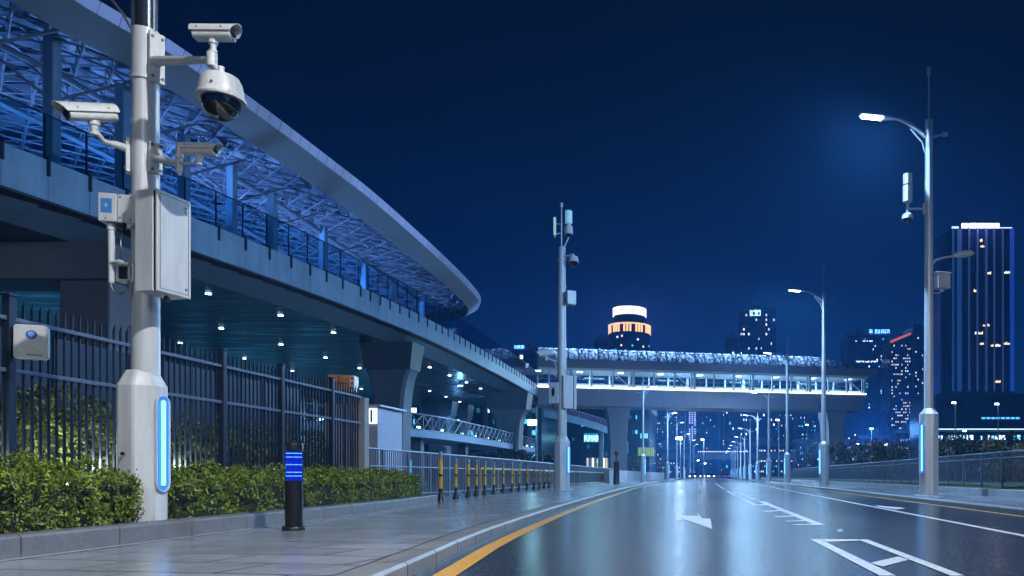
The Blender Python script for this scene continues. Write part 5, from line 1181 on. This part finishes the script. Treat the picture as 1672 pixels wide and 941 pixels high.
# left commercial buildings under the bridge
Yc = 165
r, x0, x1, zt = tower('shopping_building', 925, 1060, 668, Yc, 'cyan lit commercial building with a glowing sign seen beyond the left bridge pier', depth=20, dens=.10, m=mat('mall_glass', (.02, .06, .10), .15, .3, var=.4, vscale=.15), mats=[M_cyan_w, emi('dim_cyan', (.02, .2, .35), .6), MATS['dim_cyan']], nx=26, nz=8, big=30, w=.7, h=.5)
cu = bpy.data.curves.new('lettering', 'FONT'); cu.body = 'FUMAEBI'; cu.extrude = .06; cu.size = 2.5
tmp = bpy.data.objects.new('tmp', cu); COL.objects.link(tmp); bpy.context.view_layer.update()
me_ = bpy.data.meshes.new_from_object(tmp.evaluated_get(bpy.context.evaluated_depsgraph_get())); bpy.data.objects.remove(tmp)
me_.materials.clear(); me_.materials.append(emi('mall_sign', (.30, .85, 1), 5))
so_ = bpy.data.objects.new('sign_lettering', me_); COL.objects.link(so_); so_.parent = r; so_.rotation_euler = (R(90), 0, 0); so_.scale = (.36, .72, 1)
so_.location = Vector((PX(955, Yc), Yc-.8, PZ(721, Yc)))-Vector(r.location)
t = MB(); t.box(PX(954, Yc), PX(986.5, Yc), Yc-.6, Yc-.3, PZ(722.5, Yc), PZ(708, Yc)); t.build('sign_board', emi('mall_board', (.03, .35, .6), .8), r)
t = MB(); t.box(PX(1042, Yc), PX(1068, Yc), Yc-.5, Yc-.1, PZ(745, Yc), PZ(731, Yc)); q = t.build('green_screen', emi('green_lit', (.3, .55, .12), .8), r)
for k in range(9): t = MB(); x = PX(1043+k*2.8, Yc); t.box(x, x+.08, Yc-.56, Yc-.51, PZ(745, Yc), PZ(731, Yc)); t.build('screen_bar', M_dark, q)
for k in range(10): t = MB(); x = PX(958+k*4.4, Yc); t.box(x, x+.42, Yc-.3, Yc-.05, PZ(768, Yc), PZ(748, Yc)); t.build('shopfront', random.choice((M_warm_w, emi('shop_pale', (.8, .8, .7), .8), MATS['dim_cyan'])), r)
for k in range(5): t = MB(); x = PX(1046+k*2.5, Yc); t.box(x, x+.2, Yc-.3, Yc-.05, PZ(716, Yc), PZ(708, Yc)); t.build('side_sign', emi('side_cyan', (.2, .8, 1), 1.6), r)
r, x0, x1, zt = tower('transit_building', 560, 884, 652, 138, 'long cyan lit building closing the view under the curved deck', depth=14, dens=.55, m=mat('transit_wall', (.025, .07, .10), .3, .3, var=.4, vscale=.2), mats=[M_cyan_w, MATS['dim_cyan'], MATS['dim_cyan'], MATS['dim_teal'], M_cool_w], nx=24, nz=6, big=80, w=.75, h=.42)
for k in range(9): t = MB(); x = x0+(x1-x0)*(k+.5)/9; t.box(x-.35, x+.35, 137.2, 137.9, 0, zt-.5); t.build('column', M_pier, r)
# elevated curved ramp with purple glow behind bridge pier
cr_ = thing('curved_ramp', (PX(950, 140), 140, 0), 'distant curved ramp with lavender lit parapet under the footbridge', 'ramp')
t = MB(); P_ = [Vector((PX(px, 140), 140+k*1.0, PZ(py, 140))) for k, (px, py) in enumerate(((880, 668), (915, 674), (945, 681), (975, 690), (1000, 700), (1015, 708)))]
t.strip(P_, [p+Vector((0, 0, -1.3)) for p in P_]); t.strip([p+Vector((0, 3, 0)) for p in P_], P_); t.strip([p+Vector((0, 3, -1.3)) for p in P_], [p+Vector((0, 0, -1.3)) for p in P_]); t.build('slab', M_fascia, cr_)
t = MB()
for a, b in zip(P_[:-1], P_[1:]):
    for k in range(6):
        p = a.lerp(b, k/6); q = a.lerp(b, (k+1)/6); t.tube(p, q+Vector((0, 0, 1.1)), .04, n=4); t.tube(q, p+Vector((0, 0, 1.1)), .04, n=4); t.tube(p+Vector((0, 0, 1.1)), q+Vector((0, 0, 1.1)), .06, n=4)
t.build('parapet', emi('lavender_trim', (.26, .32, .9), .4), cr_)
for k in range(3): t = MB(); p = P_[1+k*2]; t.tube((p.x, p.y+1.5, 0), (p.x, p.y+1.5, p.z-1.2), .5, n=12); t.build('support', M_pier, cr_)
# building behind deck with small blue sign
r, x0, x1, zt = tower('tower_block', 836, 876, 572, 300, 'dark block with small blue sign rising behind the curved deck', dens=.06, mats=allw)
glyph_sign(r, PX(841, 300), PX(857, 300), PZ(570, 300), PZ(565, 300), 299, 5, M_blue_s)
# distant flyover
fl = thing('distant_flyover', (0, 300, 0), 'dark flyover crossing the road in the far distance', 'flyover')
t = MB(); t.box(PX(1080, 300), PX(1300, 300), 300, 310, PZ(750, 300), PZ(740, 300)); t.build('girder', mat('flyover_concrete', (.12, .14, .18), .6), fl)
for px in (1122, 1218): t = MB(); t.box(PX(px, 303), PX(px+4, 303), 303, 305, 0, PZ(750, 300)); t.build('pier', M_pier, fl)
for k in range(26): t = MB(); x = PX(1140+k*3.2, 300); t.box(x, x+.35, 299.7, 299.9, PZ(738.5, 300), PZ(737, 300)); t.build('parapet_light', M_cool_w, fl)
# light mast clusters; the last one is added for its road reflection
for i, (px, py_, Y, pw) in enumerate(((1111, 716, 175, 1), (1272, 686, 150, 0), (1560, 658, 120, 0), (1630, 660, 120, 0), (1402, 725, 200, 0), (1448, 726, 190, 0), (1577, 704, 160, 0), (1345, 700, 240, 0), (1319, 694, 240, 0), (1152, 757, 330, 0), (1141, 752, 360, 0), (1135, 745, 350, 0), (1149, 718, 190, 2))):
    X, z = PX(px, Y), PZ(py_, Y); lab = ['dazzling white area light at the end of the left lamps', 'tall lamp rising behind the third right hand pole', 'lit mast in front of the podium, left one', 'lit mast in front of the podium, right one', 'small orange tinted lamp beyond the right railing', 'small white lamp beyond the right railing near the residential tower', 'warm bright lamp at the podium terrace', 'distant lamp near the right bridge pier', 'distant lamp left of the right bridge pier', 'tiny far lamp nearest the end of the road', 'tiny far lamp second from the end of the road', 'tiny far lamp third from the end of the road', 'bright lamp added over the far carriageway for its road reflection'][i]
    r = thing('area_light', (X, Y, 0), lab, 'mast light', 'mast lights in the distance')
    t = MB(); t.tube((X, Y, 0), (X, Y, z), .12, .08, n=8); t.build('mast', M_railp, r)
    big = 1.0 if i == 0 else .35*Y/190
    t = MB(); t.cbox((X-.3, Y-.15, z), (1.1*big+.35, .2, .5*big+.1)); t.build('lamp_head', emi('area_white', (.75, .88, 1), 25) if i not in (4, 6) else emi('area_warm', (1, .75, .5), 12), r)
    if pw: lamp('area_lamp', 'POINT', (X, Y-.9, z), 12000 if pw == 1 else 8000, (.45, .7, 1), r, .5)

for i, (X, Y, z, col, pw) in enumerate(((-44, 240, 16, (.12, .4, 1), 50000), (52, 250, 16, (.12, .4, 1), 66000), (-70, 390, 18, (.2, .42, 1), 90000), (90, 380, 20, (.12, .36, 1), 90000), (100, 215, 12, (.1, .4, 1), 40000), (34, 470, 24, (.1, .4, 1), 90000))):  # fill masts added to turn the city haze and facades blue
    r = thing('city_fill', (X, Y, 0), f'blue fill light mast added among the far city blocks, {ORD[i]} of six', 'mast light', 'added fill lights in the city')
    t = MB(); t.tube((X, Y, 0), (X, Y, z), .15, .1, n=8); t.build('mast', M_railp, r); t = MB(); t.cbox((X, Y, z+.2), (1.2, .6, .3)); t.build('lamp_head', emi('city_fill_led', (.5, .75, 1), 12), r)
    lamp('city_fill_lamp', 'POINT', (X, Y-.6, z-.2), pw, col, r, .5)
lamp('crown_lamp', 'POINT', (PX(1028, 520), 534, PZ(522, 520)), 110000, (.8, .25, 1), rt, 1.2)
lamp('crown_lamp', 'POINT', (PX(1600, Y6), Y6-3, PZ(360, Y6)), 7000, (.35, .35, 1), r6, 1)
# cars in the distance
def car(x, y, label, away=False, m=None):
    r = thing('distant_car', (x, y, 0), label, 'car', 'cars far down the road')
    m = m or mat('car_paint', (.05, .06, .08), .25, .6)
    t = MB(); sec = [(-2.2, .35, .75), (-2.15, .3, .85), (-1.2, .28, .92), (1.4, .28, .9), (2.1, .3, .8), (2.2, .4, .7)]
    vs = []
    for yy, a, b in sec: vs += [(x-.88, y+yy, a), (x+.88, y+yy, a), (x+.82, y+yy, b), (x-.82, y+yy, b)]
    t.add(vs, [(i*4+k, i*4+(k+1) % 4, i*4+4+(k+1) % 4, i*4+4+k) for i in range(5) for k in range(4)]+[(3, 2, 1, 0), (20, 21, 22, 23)]); t.build('body', m, r, bevel=.05)
    t = MB(); t.add([(x-.8, y-1.3, .9), (x+.8, y-1.3, .9), (x+.8, y+1.6, .9), (x-.8, y+1.6, .9), (x-.6, y-.5, 1.42), (x+.6, y-.5, 1.42), (x+.6, y+1.0, 1.42), (x-.6, y+1.0, 1.42)], [(0, 1, 5, 4), (1, 2, 6, 5), (2, 3, 7, 6), (3, 0, 4, 7), (4, 5, 6, 7)]); t.build('cabin', M_lens, r)
    for sx_ in (-.85, .85):
        for sy_ in (-1.4, 1.4): t = MB(); t.tube((x+sx_-.1, y+sy_, .32), (x+sx_+.1, y+sy_, .32), .32, n=14); t.build('wheel', M_dark, r)
    for sx_ in (-.62, .62): t = MB(); t.cbox((x+sx_, y-2.22, .66), (.3, .06, .16)); t.build('tail_light' if away else 'headlight', emi('tail_red', (1, .06, .05), 1.5) if away else emi('headlight_white', (.9, .93, 1), 45), r)
for i, (x, y, aw) in enumerate(((-.2, 205, 0), (-3.2, 250, 0), (1.9, 265, 1), (-1.0, 300, 0), (4.6, 230, 1), (-4.6, 180, 0), (5, 330, 1), (-2.9, 350, 0))):
    car(x, y, f'tiny car with {"red tail lights" if aw else "white headlights"} far down the road, {ORD[i]} of eight', aw)

# ------------------------------------------------------------------ trees
def tree(name, x, y, z0, h, rad, label, m, n=1400, size=.16, cat='tree', group=None, trunk=.3):
    r = thing(name, (x, y, z0), label, cat, group)
    t = MB(); zt = z0+h*trunk; t.pipe([(x, y, z0-.05), (x+random.uniform(-.1, .1), y, zt), (x+random.uniform(-.15, .15), y, z0+h*.7)], [.05*h/2, .035*h/2, .012*h/2], 7)
    for k in range(5):
        a = random.uniform(0, 6.28); t.pipe([(x, y, zt), (x+rad*.4*math.cos(a), y+rad*.4*math.sin(a), zt+h*.22), (x+rad*.7*math.cos(a), y+rad*.7*math.sin(a), zt+h*.42)], [.02*h/2, .013*h/2, .005*h/2], 5)
    t.build('trunk', M_bark, r)
    cs = [(random.uniform(-.6, .6)*rad, random.uniform(-.6, .6)*rad, random.uniform(trunk*.9, .9)*h) for _ in range(11)]
    P = []; N_ = []
    for c_ in cs:
        k = n//11; d = rng.normal(0, 1, (k, 3)); d /= np.linalg.norm(d, axis=1)[:, None]; rr = rad*rng.uniform(.18, .45)*(rng.random((k, 1))**.4+.15)
        P.append(d*rr*[1, 1, .75]+np.array(c_)+[x, y, z0]); N_.append(d)
    leaves_mesh('crown', np.concatenate(P), np.concatenate(N_)+[0, 0, .3], size, m, r, .7)
random.seed(77)
pos = [(13.2, 33), (14.6, 37), (13.4, 42), (16, 45), (15, 51), (13, 56), (18, 38), (20, 48), (14.5, 64), (19, 62), (17, 72), (13.5, 78), (22, 70), (16, 88), (12.8, 96), (19, 96)]
for i, (x, y) in enumerate(pos):
    zt = PZ(random.uniform(712, 724), y) if x < 17 else PZ(714, y); zt = max(1.8, min(zt, 5))
    tree('garden_tree', x, y, .35, zt-.3, random.uniform(1.2, 1.9)*(1+y/120), f'dark {"orange tinted " if i % 4 == 0 else ""}leafy tree behind the right railing, {ORD[i]} from the near end', M_leafo if i % 4 == 0 else M_leafd, n=2200, size=.17, group='trees behind the right railing')
for i, (px, y, py_) in enumerate(((778, 78, 738), (800, 80, 735), (842, 82, 732), (860, 84, 737), (905, 96, 740), (1028, 130, 742), (1046, 134, 748), (1086, 170, 752), (885, 75, 748))):
    tree('garden_tree', PX(px, y), y, .1, PZ(py_, y), 2.2, f'dark tree beyond the left railing, {ORD[i]} of nine', M_leafd, n=1500, size=.25, group='trees beyond the left railing')
